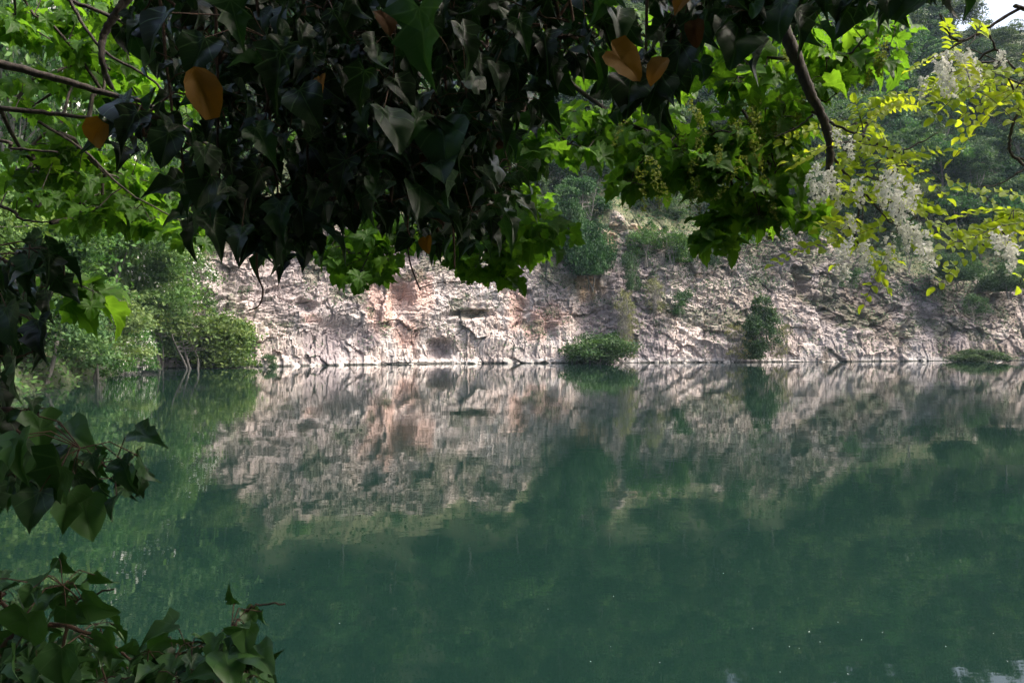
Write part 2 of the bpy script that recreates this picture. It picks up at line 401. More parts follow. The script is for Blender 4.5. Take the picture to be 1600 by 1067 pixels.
# ------------------------------------------------------------------ leaves and tubes
def template(half, cen=.3, cup=.25, droop=.3, twist=0.0, wav=.03):
    """half outline from the petiole round to the tip, mirrored; returns verts, tris, uv"""
    h = np.array(half, float); o = np.concatenate([h, (h[1:-1] * (-1, 1))[::-1]])
    n = len(o); c = np.array((0, cen)); mid = c + (o-c)*.52
    xy = np.concatenate([[c], mid, o])
    x, y = xy.T
    z = cup*np.abs(x)*.8 - droop*y*y + wav*np.sin(x*23+y*17) + twist*x*y
    z = z + .10*np.sin(y*3.0)*np.sign(droop) - .05*np.sin(np.abs(x)*9+y*5)
    V = np.stack([x, y, z], 1)
    t = []
    for k in range(n):
        k2 = (k+1) % n
        t += [(0, 1+k2, 1+k), (1+k, 1+k2, 1+n+k2), (1+k, 1+n+k2, 1+n+k)]
    t = np.array(t)[:, ::-1]
    return V, t, xy
MAPLE_H = [(0, 0), (.10, -.10), (.24, -.16), (.42, -.14), (.36, -.03), (.37, .05), (.50, .10), (.56, .21), (.66, .33), (.53, .37), (.46, .45), (.36, .45), (.28, .46), (.30, .56), (.35, .66), (.24, .70), (.17, .83), (.08, .90), (0, 1.02)]
IVY_H = [(0, 0), (.10, -.11), (.22, -.13), (.34, -.04), (.42, .12), (.30, .22), (.24, .31), (.29, .42), (.22, .54), (.15, .68), (.07, .86), (0, 1.08)]
IVY_L = [(0, 0), (.12, -.14), (.27, -.16), (.46, -.03), (.34, .09), (.23, .21), (.32, .38), (.21, .47), (.14, .63), (.07, .84), (0, 1.1)]
HEART_H = [(0, 0), (.12, -.11), (.28, -.12), (.42, .01), (.46, .18), (.42, .36), (.32, .55), (.18, .76), (.07, .91), (0, 1.0)]
OVAL_H = [(0, 0), (.18, .08), (.29, .28), (.31, .52), (.26, .76), (.13, .94), (0, .99)]
def variants(h, cup, droop, n=4, seed=1):
    r = random.Random(seed)
    return [template([(x*r.uniform(.92, 1.1), y*r.uniform(.96, 1.05)) for x, y in h], .3, cup*r.uniform(.3, 1.4), droop*r.uniform(.3, 1.5), r.uniform(-.35, .35), r.uniform(.01, .045)) for _ in range(n)]
T = {'maple': variants(MAPLE_H, .25, .28, 5, 1), 'ivy': variants(IVY_H, .3, .22, 4, 2) + variants(IVY_L, .3, .2, 3, 3) + variants(HEART_H, .3, .2, 2, 4),
     'heart': variants(HEART_H, .3, .15, 3, 5), 'ivylobed': variants(IVY_L, .35, .25, 3, 6), 'long': variants([(0, 0), (.18, -.04), (.36, .12), (.36, .42), (.28, .74), (.12, .94), (0, 1.0)], .3, .25, 3, 8), 'oval': variants(OVAL_H, .4, .15, 3, 7)}
def norm(a): return a/np.maximum(np.linalg.norm(a, axis=-1, keepdims=True), 1e-9)
def bake_leaves(kind, pos, tip, nrm, size, rnd, rs):
    """pos,tip,nrm (n,3); tip = direction from petiole to tip"""
    pos = np.asarray(pos, float); n = len(pos); Y = norm(np.asarray(tip, float)); X = norm(np.cross(Y, nrm)); Z = np.cross(X, Y)
    vs = T[kind]; which = rs.randint(0, len(vs), n)
    Vs, Fs, Us, Rs = [], [], [], []; base = 0
    for k, (tv, tf, tu) in enumerate(vs):
        m = np.where(which == k)[0]
        if not len(m): continue
        sc = size[m, None, None]
        v = pos[m, None, :] + sc*(tv[None, :, 0:1]*X[m, None, :] + tv[None, :, 1:2]*Y[m, None, :] + tv[None, :, 2:3]*Z[m, None, :])
        Vs.append(v.reshape(-1, 3)); nv = len(tv)
        Fs.append((tf[None]+(np.arange(len(m))*nv)[:, None, None]).reshape(-1, 3)+base); base += nv*len(m)
        Us.append(np.tile(tu, (len(m), 1))); Rs.append(np.repeat(rnd[m], nv))
    return np.concatenate(Vs), np.concatenate(Fs), np.concatenate(Us), np.concatenate(Rs)
def leaves_mesh(name, batches, mat):
    Vs, Fs, Us, Rs = [], [], [], []; b = 0
    for v, f, u, r in batches:
        Vs.append(v); Fs.append(f+b); Us.append(u); Rs.append(r); b += len(v)
    return mesh(name, np.concatenate(Vs), np.concatenate(Fs), mat, True, np.concatenate(Us), {'rnd': np.concatenate(Rs)})
class Tubes:
    def __init__(s): s.V = []; s.F = []; s.n = 0
    def add(s, pts, rad, k=6, caps=True):
        pts = np.asarray(pts, float); m = len(pts); rad = np.broadcast_to(np.asarray(rad, float), (m,))
        t = norm(np.gradient(pts, axis=0)); up = np.array((.31, .17, .93)); 
        a = norm(np.cross(t, up)); b = np.cross(t, a)
        an = np.linspace(0, 2*np.pi, k, endpoint=False)
        ring = pts[:, None] + rad[:, None, None]*(np.cos(an)[None, :, None]*a[:, None] + np.sin(an)[None, :, None]*b[:, None])
        s.V.append(ring.reshape(-1, 3)); i = np.arange(m*k).reshape(m, k)+s.n
        s.F.append(np.stack([i[:-1], np.roll(i[:-1], -1, 1), np.roll(i[1:], -1, 1), i[1:]], -1).reshape(-1, 4)); s.n += m*k
    def mesh(s, name, mat): return mesh(name, np.concatenate(s.V), np.concatenate(s.F), mat, True)
def smooth_line(pts, n=8, jit=0.0, rs=None):
    pts = np.asarray(pts, float); m = len(pts)
    if m == 2: out = pts[0] + np.linspace(0, 1, n+1)[:, None]*(pts[1]-pts[0])
    else:
        p = np.concatenate([[2*pts[0]-pts[1]], pts, [2*pts[-1]-pts[-2]]]); out = []
        for i in range(1, m):
            for t in np.arange(n)/n:
                a, b, c, d = p[i-1], p[i], p[i+1], p[i+2]
                out.append(.5*((2*b)+(-a+c)*t+(2*a-5*b+4*c-d)*t*t+(-a+3*b-3*c+d)*t**3))
        out.append(pts[-1]); out = np.array(out)
    if jit and rs is not None: out[1:-1] += rs.normal(0, jit, out[1:-1].shape)
    return out
def PL(*q):                                           # pixel polyline (px,py,depth)
    return [P(*a) for a in q]

def in_poly(x, y, poly):
    ins = np.zeros(x.shape, bool); n = len(poly)
    for i in range(n):
        a = poly[i]; b = poly[(i+1) % n]
        if a[1] == b[1]: continue
        ins ^= ((a[1] > y) != (b[1] > y)) & (x < (b[0]-a[0])*(y-a[1])/(b[1]-a[1])+a[0])
    return ins
def sample_poly(poly, n, rs):
    poly = np.array(poly, float); lo = poly.min(0); hi = poly.max(0); out = np.zeros((0, 2))
    while len(out) < n:
        q = rs.uniform(lo, hi, (n*3, 2)); out = np.concatenate([out, q[in_poly(q[:, 0], q[:, 1], poly)]])
    return out[:n]
def grow(skel, tgt, rs, tub, r0=.0016, kink=.25):
    """join every target to the nearest earlier node: a natural branching net of twigs"""
    skel = np.asarray(skel); tgt = np.asarray(tgt)
    d = np.min(np.linalg.norm(tgt[:, None]-skel[None], axis=2), axis=1)
    tgt = tgt[np.argsort(d)]
    nodes = list(skel); par = [-1]*len(skel); wt = [0]*len(skel)
    A = np.array(nodes)
    for q in tgt:
        k = int(np.argmin(np.linalg.norm(A-q, axis=1) + 0.0))
        nodes.append(q); par.append(k); wt.append(1); A = np.vstack([A, q])
    for i in range(len(nodes)-1, len(skel)-1, -1):
        if par[i] >= 0: wt[par[i]] += wt[i]
    dirs = []
    for i in range(len(skel), len(nodes)):
        a, b = A[par[i]], A[i]; L = np.linalg.norm(b-a)
        mid = (a+b)/2 + rs.normal(0, .06*L, 3) + np.array((0, 0, .07*L))
        r = r0*(wt[i]**.42)
        tub.add([a, mid, b], [r*1.15, r, r*.85], 5)
        dirs.append(norm(b-a))
    return A[len(skel):], np.array(dirs)

# ------------------------------------------------------------------ background trees and bushes
def crown_mesh(name, seed, R, Hc, nlobe, nclump, nleaf, ls, mat, flat=.45, z0=0.0, blossom=None):
    rs = np.random.RandomState(seed)
    lobes = []
    for i in range(nlobe):
        a = rs.uniform(0, 2*np.pi); h = rs.uniform(.05, 1.0); rr = R*np.sqrt(max(.05, 1-(1.7*h-.75)**2))*rs.uniform(.35, .8)
        lobes.append((rr*np.cos(a), rr*np.sin(a), z0+h*Hc*.88, R*rs.uniform(.24, .42)))
    lobes.append((0, 0, z0+Hc*.72, R*.45))
    lobes = np.array(lobes)
    li = rs.randint(0, len(lobes), nclump); d = norm(rs.normal(0, 1, (nclump, 3)))
    rad = rs.uniform(.3, 1, nclump)**.5*np.where(rs.uniform(0, 1, nclump) < .18, 1.35, 1)
    cc = lobes[li, :3] + d*(lobes[li, 3]*rad)[:, None]*(1, 1, .7)
    cc[:, 2] = np.maximum(cc[:, 2], z0*.5+.1)
    cr = R*rs.uniform(.05, .17, nclump)
    idx = np.repeat(np.arange(nclump), nleaf); n = len(idx)
    off = rs.normal(0, 1, (n, 3))*cr[idx, None]*(1, 1, flat)
    off[:, 2] -= .35*np.hypot(off[:, 0], off[:, 1])**1.2
    p = cc[idx]+off
    nr = norm(rs.normal(0, 1, (n, 3))*(1, 1, .7)+(0, 0, .75)); t = norm(np.cross(nr, rs.normal(0, 1, (n, 3)))); b = np.cross(nr, t)
    s = ls*rs.uniform(.55, 1.35, n)[:, None]
    V = np.stack([p-t*s*.62, p-b*s*.3+nr*s*.07, p+t*s*.62, p+b*s*.3+nr*s*.07], 1).reshape(-1, 3)
    V[:, 2] = np.maximum(V[:, 2], .02)
    F4 = np.arange(4*n).reshape(-1, 4)
    r = np.clip(.5 + rs.normal(0, .27, nclump)[idx] + rs.normal(0, .14, n), 0, 1)
    me = mesh(name, V, F4, mat, False, None, {'rnd': np.repeat(r, 4)})
    bl = None
    if blossom:
        sel = rs.choice(nclump, int(nclump*blossom), replace=False); k = 14
        q = np.repeat(cc[sel], k, 0) + rs.normal(0, .16, (len(sel)*k, 3))*(1, 1, 1.5); m = len(q); u = norm(rs.normal(0, 1, (m, 3))); v = norm(np.cross(u, rs.normal(0, 1, (m, 3)))); z = .055
        Vb = np.stack([q-u*z, q-v*z, q+u*z, q+v*z], 1).reshape(-1, 3)
        bl = mesh(name+'_blossom', Vb, np.arange(4*m).reshape(-1, 4), M['petal'], False, None, {'rnd': np.repeat(rs.uniform(0, 1, m), 4)})
    return me, cc, bl
def trunk_mesh(name, seed, cc, H, r, mat, multi=1, nl=12):
    rs = np.random.RandomState(seed+99); tb = Tubes()
    for m in range(multi):
        top = np.array((rs.normal(0, .5*(multi > 1)+.15), rs.normal(0, .5*(multi > 1)+.15), H))
        b0 = np.array((rs.normal(0, .1)*(multi > 1), rs.normal(0, .1)*(multi > 1), -.6))
        line = smooth_line([b0, b0+(top-b0)*.35+rs.normal(0, .05*H, 3)*(1, 1, 0), b0+(top-b0)*.7+rs.normal(0, .04*H, 3)*(1, 1, 0), top], 5)
        tb.add(line, np.linspace(r, r*.22, len(line)), 7)
        for i in rs.choice(len(cc), min(nl, len(cc)), replace=False):
            c = cc[i]; k = int(np.clip(rs.uniform(.3, .85)*len(line), 1, len(line)-2)); a = line[k]
            if c[2] < a[2]-.2*H: continue
            mid = a+(c-a)*.5+np.array((0, 0, .08*H))*rs.uniform(-.5, 1)
            tb.add(smooth_line([a, mid, c], 3), np.linspace(r*.4, r*.07, 7), 5)
    return tb.mesh(name, mat)
KINDS = {}
def make_kind(key, seed, R, Hc, z0, mat, ls, nlobe=10, nclump=150, nleaf=60, r=.16, flat=.45, multi=1, blossom=None, nl=12):
    me, cc, bl = crown_mesh(key+'_crown', seed, R, Hc, nlobe, nclump, nleaf, ls, M[mat], flat, z0, blossom)
    tm = trunk_mesh(key+'_trunk', seed, cc, z0+Hc*.8, r, M['bark_far'], multi, nl)
    KINDS[key] = (me, tm, bl, R, z0+Hc)
make_kind('broad1', 1, 4.2, 7.0, 2.6, 'far', .30, 15, 180, 75, .16, .32)
make_kind('broad2', 2, 4.6, 6.2, 3.0, 'far', .30, 16, 190, 70, .16, .3)
make_kind('broad3', 3, 3.8, 7.6, 2.6, 'far', .27, 14, 170, 75, .16, .32)
make_kind('tall1', 4, 3.0, 8.4, 3.0, 'far', .25, 11, 150, 70, .14)
make_kind('feather', 5, 4.4, 6.6, 3.2, 'far', .22, 18, 150, 90, .14, .2)
make_kind('bank1', 6, 3.6, 6.0, 1.2, 'bank', .20, 12, 190, 80, .12, .3)
make_kind('bank2', 7, 3.4, 5.0, .8, 'bank', .18, 14, 190, 80, .10, .25, 2)
make_kind('bankfl', 8, 3.2, 5.0, .6, 'bank', .17, 13, 170, 80, .10, .3, 2, .45)
make_kind('bush', 9, 2.0, 2.2, .15, 'bank', .13, 10, 120, 70, .05, .5, 3, None, 8)
make_kind('bushfl', 10, 2.0, 3.0, .1, 'bank', .13, 10, 120, 70, .05, .5, 3, .9, 8)
make_kind('dark', 11, 2.2, 2.0, .1, 'darkbush', .13, 14, 170, 90, .05, .6, 3, None, 8)
make_kind('darktall', 12, 1.7, 3.4, .2, 'darkbush', .12, 6, 95, 80, .05, .4, 3, None, 16)
make_kind('dry', 13, 1.5, 2.4, .1, 'dry', .09, 7, 42, 40, .03, .4, 5, None, 24)
make_kind('upright', 22, 1.9, 3.2, .1, 'darkbush', .12, 14, 170, 75, .05, .5, 4, None, 14)
make_kind('small', 14, 1.4, 1.1, .05, 'darkbush', .10, 5, 50, 60, .03, .45, 3, None, 9)
def plant(key, name, loc, label, cat, group=None, rz=0.0, s=1.0, sz=None):
    me, tm, bl, R, H = KINDS[key]
    e = empty(name, loc, label, cat, group, rz, (s, s, sz if sz else s))
    link('trunk' if cat == 'tree' else 'stems', tm, e)
    link('crown' if cat == 'tree' else 'foliage', me, e)
    if bl: link('blossom', bl, e)
    return e

ORD = ['first', 'second', 'third', 'fourth', 'fifth', 'sixth', 'seventh', 'eighth', 'ninth', 'tenth', 'eleventh', 'twelfth', 'thirteenth', 'fourteenth', 'fifteenth', 'sixteenth', 'seventeenth', 'eighteenth', 'nineteenth', 'twentieth', 'twenty-first', 'twenty-second', 'twenty-third', 'twenty-fourth', 'twenty-fifth']
def hill_trees():
    rs = np.random.RandomState(77)
    rows = [(3.5, 'lowest row above the cliff edge'), (7.5, 'second row up the far hillside'), (12, 'third row up the far hillside'), (17, 'fourth row up the far hillside'), (22.5, 'fifth row up the far hillside'), (28.5, 'sixth row up the far hillside'), (35, 'seventh row up the far hillside'), (42, 'eighth row below the ridge'), (48.5, 'ninth row near the hilltop'), (55.5, 'ridge row against the sky')]
    look = {'broad1': 'broad rounded', 'broad2': 'wide spreading', 'broad3': 'domed', 'tall1': 'tall narrow', 'feather': 'feathery layered'}
    edge = np.array([(-29, 57.5), (-23.8, 61), (-12, 66.5), (-6, 69), (13, 71), (30, 73.5), (54, 78), (72, 79.5), (92, 80)])
    seg = np.hypot(*np.diff(edge, axis=0).T); S = np.concatenate([[0], np.cumsum(seg)])
    for ri, (dd, rn) in enumerate(rows):
        step = 4.3+.22*ri; s = S[-1]-rs.uniform(0, 3); k = 0
        while s > -14:
            x = np.interp(s, S, edge[:, 0])+min(s, 0)*.6; y = np.interp(s, S, edge[:, 1])+min(s, 0)*.8
            nx_, ny_ = (-.12, .99) if x > -6 else (-.45, .9)
            H = float(cliff_h(np.array(x), np.array(y))); ln = float(lean_of(np.array(x), np.array(y)))
            d = dd + ln*H + rs.uniform(-2, 2)
            X = x+nx_*d+rs.uniform(-1, 1)+(-.15*d if x < -10 else 0); Y = y+ny_*d
            s -= step*rs.uniform(.8, 1.2)
            p = px_of(X, Y)
            if p > 1780 or p < 120: continue
            key = rs.choice(['broad1', 'broad2', 'broad3', 'tall1', 'feather'])
            sc = rs.uniform(.8, 1.15)*((.62, .85, 1)[ri] if ri < 3 else 1.1)
            z = float(terrain_z(np.array([X]), np.array([Y]))[0])
            k += 1
            plant(key, 'hillside_tree', (X, Y, z-.9*sc), '%s green tree, %s from the right in the %s' % (look[key], ORD[min(k-1, 24)], rn), 'tree', 'trees covering the hillside above the cliff', rs.uniform(0, 6.28), sc)
hill_trees()
def undergrowth():
    rs = np.random.RandomState(8); n = 95000
    X = rs.uniform(-70, 110, n*2); Y = rs.uniform(10, 128, n*2); d, bx, by = lake_dist(X, Y); H = cliff_h(bx, by); st = lean_of(bx, by)*H
    ok = (d > np.where(H > 0, st+.2+1.6*fbm(X/3, Y/3, 66, 3), .3)) & (px_of(X, Y) > -250) & (px_of(X, Y) < 1900) & (Y > .5*np.abs(X)); X = X[ok][:n]; Y = Y[ok][:n]; n = len(X)
    Z = terrain_z(X, Y)
    d, bx, by = lake_dist(X, Y); H = cliff_h(bx, by); st = lean_of(bx, by)*H
    lip = H + (d-st)*(slope_of(bx, by)-.12)
    Z = np.where((H > 0) & (d < st+5.2), np.maximum(Z, lip), Z) + rs.uniform(0, 1, n)**2*.9-.1
    p = np.stack([X, Y, Z], 1); nr = norm(rs.normal(0, .6, (n, 3))+(0, -.2, 1)); t = norm(np.cross(nr, rs.normal(0, 1, (n, 3)))); b = np.cross(nr, t); s = rs.uniform(.18, .6, n)[:, None]
    V = np.stack([p-t*s*.5, p-b*s*.35, p+t*s*.5, p+b*s*.35], 1).reshape(-1, 3)
    o = link('undergrowth', mesh('undergrowth', V, np.arange(4*n).reshape(-1, 4), M['darkbush'], False, None, {'rnd': np.repeat(rs.uniform(0, 1, n), 4)}))
    tag(o, 'low green undergrowth covering the ground between the hillside trees', 'undergrowth', kind='stuff')
undergrowth()
def cliff_weeds():
    rs = np.random.RandomState(18); X, Y, Z, px, v, U = (CL[k].ravel() for k in ('X', 'Y', 'Z', 'px', 'v', 'U'))
    z0 = Z
    dens = sstep(.56, .66, fbm(U/2.2, z0/1.6, 141, 4))*.5 + sstep(.50, .62, fbm(U/5, z0/3, 143, 4))*(.25+.9*sstep(900, 1000, px)*sstep(5, 9, z0)) + sstep(.85, 1.1, v+(fbm(U/2, z0/2, 144, 3)-.5)*.5)*.9
    for cx, cy, rx, ry, a in [(1020, 420, 70, 50, 1.6), (985, 470, 40, 40, 1.2), (1170, 540, 70, 40, .7), (1240, 400, 60, 40, 1.0), (400, 550, 40, 25, .8), (1480, 440, 120, 25, 1.3), (1060, 540, 30, 20, .3)]:
        zc = P(cx, cy, 71)[2]; dens = dens + a*np.exp(-(((px-cx)/rx)**2 + ((z0-zc)/(ry*71/F))**2))*sstep(.40, .6, fbm(U/1.2, z0/1.0, 145, 3))
    dens = np.where((z0 > .5), dens, 0)*(v < 1.9); pr = dens/dens.sum()
    i = rs.choice(len(X), 42000, p=pr); n = len(i)
    p = np.stack([X[i], Y[i], Z[i]], 1) + rs.normal(0, .14, (n, 3)) + np.array((0, -.10, .06))
    nr = norm(rs.normal(0, .6, (n, 3))+(0, -.5, .8)); t = norm(np.cross(nr, rs.normal(0, 1, (n, 3)))); b = np.cross(nr, t); q = rs.uniform(.06, .2, n)[:, None]
    V = np.stack([p-t*q*.6, p-b*q*.35, p+t*q*.6, p+b*q*.35], 1).reshape(-1, 3)
    o = link('cliff_weeds', mesh('cliff_weeds', V, np.arange(4*n).reshape(-1, 4), M['darkbush'], False, None, {'rnd': np.repeat(rs.uniform(0, 1, n), 4)}))
    tag(o, 'patches of green weeds and creepers rooted in the cracks of the cliff', 'weeds', kind='stuff')
cliff_weeds()
def bank_growth():
    rs = np.random.RandomState(88); n = 60000
    X = rs.uniform(-45, -1, n); Y = rs.uniform(2, 62, n); d, bx, by = lake_dist(X, Y)
    ok = (d > -.25) & (d < 12) & (rs.uniform(0, 1, n) < np.exp(-d/4)+.15) & (px_of(X, Y) > -300) & (Y > 8); X = X[ok]; Y = Y[ok]; n = len(X)
    Z = np.maximum(terrain_z(X, Y), .05) + rs.uniform(0, 1, n)**2*(.4+.9*fbm(X/2, Y/2, 5, 3))
    p = np.stack([X, Y, Z], 1); nr = norm(rs.normal(0, .6, (n, 3))+(0, -.3, 1)); t = norm(np.cross(nr, rs.normal(0, 1, (n, 3)))); b = np.cross(nr, t); q = rs.uniform(.12, .34, n)[:, None]
    V = np.stack([p-t*q*.6, p-b*q*.3, p+t*q*.6, p+b*q*.3], 1).reshape(-1, 3)
    o = link('bank_undergrowth', mesh('bank_undergrowth', V, np.arange(4*n).reshape(-1, 4), M['bank'], False, None, {'rnd': np.repeat(rs.uniform(0, .8, n), 4)}))
    tag(o, 'leafy weeds and grass overhanging the edge of the left bank', 'undergrowth', kind='stuff')
bank_growth()
def shore_rocks():
    rs = np.random.RandomState(28); kinds = []
    for k in range(4):
        import bmesh
        bm = bmesh.new(); bmesh.ops.create_icosphere(bm, subdivisions=3, radius=1)
        V = np.array([v.co[:] for v in bm.verts]); F3 = np.array([[v.index for v in f.verts] for f in bm.faces]); bm.free()
        pl = norm(rs.normal(0, 1, (14, 3))); hh = rs.uniform(.5, .85, 14)
        for a, b in zip(pl, hh):
            d = V@a; V = V - np.maximum(0, d-b)[:, None]*a
        V *= (1.2, .9, .7); c = np.array((.5, .47, .44))*rs.uniform(.7, 1.1)
        kinds.append(mesh('shore_rock', V, F3, M['rock'], False, cols={'tone': np.tile(c, (len(V), 1))}))
    row = np.argmin(np.abs(CL['v'][:, 0]-.03)); X = CL['X'][row]; Y = CL['Y'][row]
    for i in range(46):
        k = rs.randint(60, 950); sc = rs.uniform(.14, .42)*(1.5 if i % 9 == 0 else 1)
        o = link('shore_rock', kinds[i % 4]); o.location = (X[k], Y[k]-rs.uniform(.1, .7), rs.uniform(-.25, .25)*sc); o.rotation_euler = (rs.normal(0, .3), rs.normal(0, .3), rs.uniform(0, 6.3)); o.scale = (sc, sc, sc*rs.uniform(.7, 1.1))
        tag(o, 'fallen pale rock lying in the water at the foot of the cliff', 'rock', 'fallen rocks along the foot of the cliff')
shore_rocks()
def petals():
    rs = np.random.RandomState(38); a = np.linspace(0, 2*np.pi, 9)[:-1]
    V = np.concatenate([[(0, 0, .0015)], np.stack([np.cos(a), .6*np.sin(a), .18*np.cos(a)**2], 1)*.012]); F3 = np.array([(0, i+1, (i+1) % 8+1) for i in range(8)])
    me = mesh('floating_petal', V, F3, M['petal'], True, None, {'rnd': np.ones(9)})
    for i in range(22):
        px = rs.uniform(1000, 1600) if i % 3 else rs.uniform(500, 1600); py = rs.uniform(880, 1060); D = F*CAMZ/(py-526)
        o = link('floating_petal', me); o.location = ((px-800)/F*D, D, .003); o.rotation_euler = (0, 0, rs.uniform(0, 6.3)); k = rs.uniform(.25, .5); o.scale = (k, k, k)
        tag(o, 'tiny white petal floating on the dark water near the bottom edge', 'petal', 'petals floating on the water')
petals()

def haze_box():
    s = Nodes('pale_air')
    v = s.n('ShaderNodeVolumePrincipled', {'Color': (.6, .8, 1.0), 'Density': .0002, 'Anisotropy': .0})
    s.t.links.new(v.outputs[0], s.out.inputs['Volume'])
    x0, x1, y0, y1, z0, z1 = -420, 440, -280, 540, -8, 95
    V = [(x, y, z) for z in (z0, z1) for y in (y0, y1) for x in (x0, x1)]
    F4 = [(0, 2, 3, 1), (4, 5, 7, 6), (0, 1, 5, 4), (1, 3, 7, 5), (3, 2, 6, 7), (2, 0, 4, 6)]
    o = link('haze', mesh('haze', V, np.array(F4), s.m)); tag(o, 'thin pale air over the lake', 'haze', kind='stuff')
haze_box()
BUSH = [  # kind, px, base py, depth, width px, height px, name, category, label
 ('dark', 932, 569, 68.3, 118, 44, 'waterside_bush', 'bush', 'dense dark green dome-shaped bush at the waterline below the cliff centre'),
 ('dry', 975, 560, 69.5, 46, 120, 'slender_shrub', 'shrub', 'thin wispy grey green sapling standing behind the dome-shaped waterside bush'),
 ('upright', 1188, 562, 70.6, 66, 96, 'cliff_shrub', 'shrub', 'upright dark green shrub rising from the water on the right cliff'),
 ('dry', 1146, 562, 70.3, 50, 62, 'dry_shrub', 'shrub', 'greyish half-bare shrub just left of the upright waterside shrub'),
 ('dry', 1226, 561, 71.2, 40, 60, 'dry_shrub', 'shrub', 'small yellowish shrub just right of the upright waterside shrub'),
 ('dark', 925, 432, 73.5, 90, 80, 'ledge_bush', 'bush', 'rounded dark green bush on the ledge above the bare earth gully'),
 ('upright', 885, 415, 75.5, 80, 120, 'ledge_shrub', 'shrub', 'tall dark shrub left of the rounded bush on the ledge'),
 ('darktall', 915, 360, 76.5, 80, 90, 'ledge_shrub', 'shrub', 'bluish dark shrub above the rounded bush on the ledge'),
 ('bush', 1010, 405, 74.5, 75, 50, 'ledge_bush', 'bush', 'mid green low bush under the sandy bare patch of the cliff'),
 ('small', 985, 455, 72.5, 40, 50, 'cliff_tuft', 'shrub', 'small green tuft left of the grey slab below the sandy patch'),
 ('bush', 1050, 410, 74.5, 55, 50, 'ledge_bush', 'bush', 'leafy bush right of the low bush under the sandy patch'),
 ('small', 1066, 492, 71.6, 50, 34, 'cliff_tuft', 'shrub', 'rounded dark green tuft midway up the cliff right of centre'),
 ('small', 1100, 415, 74.5, 44, 36, 'cliff_tuft', 'shrub', 'dark green tuft near the cliff top beneath the hanging maple leaves'),
 ('dry', 1020, 490, 72.5, 50, 60, 'dry_shrub', 'shrub', 'sparse pale shrub on the rock face left of the rounded tuft'),
 ('dry', 980, 515, 71.5, 46, 50, 'dry_shrub', 'shrub', 'sparse shrub above the thin sapling on the rock face'),
 ('small', 1150, 385, 75.5, 60, 40, 'cliff_tuft', 'shrub', 'green tuft on the cliff top below the right maple bough'),
 ('dark', 1541, 566, 73.5, 96, 18, 'waterside_bush', 'bush', 'low dark green mat of shrub at the waterline far right'),
 ('small', 1420, 400, 79, 70, 50, 'cliff_tuft', 'shrub', 'dark tuft on the cliff brink under the blossoming branch'),
 ('small', 1330, 450, 76, 40, 26, 'cliff_tuft', 'shrub', 'little green tuft high on the right cliff beside the dark upright boulder'),
 ('small', 1255, 380, 77, 60, 40, 'cliff_tuft', 'shrub', 'green tuft at the cliff top left of the blossoming branch'),
 ('dark', 1500, 440, 79, 80, 40, 'ledge_bush', 'bush', 'dark bush at the foot of the hillside trees on the right'),
 ('dark', 1580, 455, 79, 80, 40, 'ledge_bush', 'bush', 'dark bush on the cliff top at the right frame edge'),
 ('small', 1520, 490, 77, 50, 26, 'cliff_tuft', 'shrub', 'green tuft in a crack of the shaded right end of the cliff'),
 ('small', 862, 400, 74, 50, 40, 'cliff_tuft', 'shrub', 'yellow green tuft where the cliff top meets the centre maple leaves'),
 ('small', 423, 574, 62.0, 34, 18, 'waterside_tuft', 'shrub', 'small bright tuft at the waterline under the pale left cliff'),
 ('bush', 300, 575, 57.5, 170, 90, 'bank_bush', 'bush', 'broad fresh green bush leaning over the water at the left cliff foot'),
 ('bush', 350, 572, 60.0, 90, 80, 'bank_bush', 'bush', 'lighter airy bush right of the broad bush at the left cliff foot'),
 ('bushfl', 270, 480, 60.0, 130, 110, 'flowering_bush', 'bush', 'cream blossomed bush high on the bank left of the pale cliff'),
 ('bushfl', 206, 580, 50.0, 70, 90, 'flowering_bush', 'bush', 'cream blossomed bush drooping to the water at the tip of the left bank'),
 ('bush', 250, 560, 57.0, 90, 110, 'bank_bush', 'bush', 'dark leafy bush between the two blossomed bushes'),
 ('bank2', 150, 582, 44.0, 190, 140, 'bank_tree', 'tree', 'bright green low tree at the water on the left bank'),
 ('bank2', 70, 600, 36.0, 200, 190, 'bank_tree', 'tree', 'low spreading tree on the left bank beside the hanging ivy'),
 ('bank1', 190, 520, 52.0, 200, 220, 'bank_tree', 'tree', 'airy tree with thin grey branches behind the left bank bushes'),
 ('bank1', 40, 500, 40.0, 260, 260, 'bank_tree', 'tree', 'yellow green tree glowing on the left bank under the maple branches'),
 ('bankfl', 120, 380, 55.0, 260, 260, 'bank_tree', 'tree', 'pale blossoming tree showing through the left maple leaves'),
 ('bankfl', 10, 330, 48.0, 300, 330, 'bank_tree', 'tree', 'cream flecked tree in the upper left corner behind the maple'),
 ('bank1', 250, 330, 64.0, 220, 240, 'bank_tree', 'tree', 'green tree above the left end of the cliff behind the ivy'),
 ('bank1', -60, 520, 30.0, 300, 300, 'bank_tree', 'tree', 'near bank tree at the far left frame edge'),
 ('bank2', 330, 420, 66.0, 130, 110, 'bank_tree', 'tree', 'small tree at the brink of the left cliff'),
]
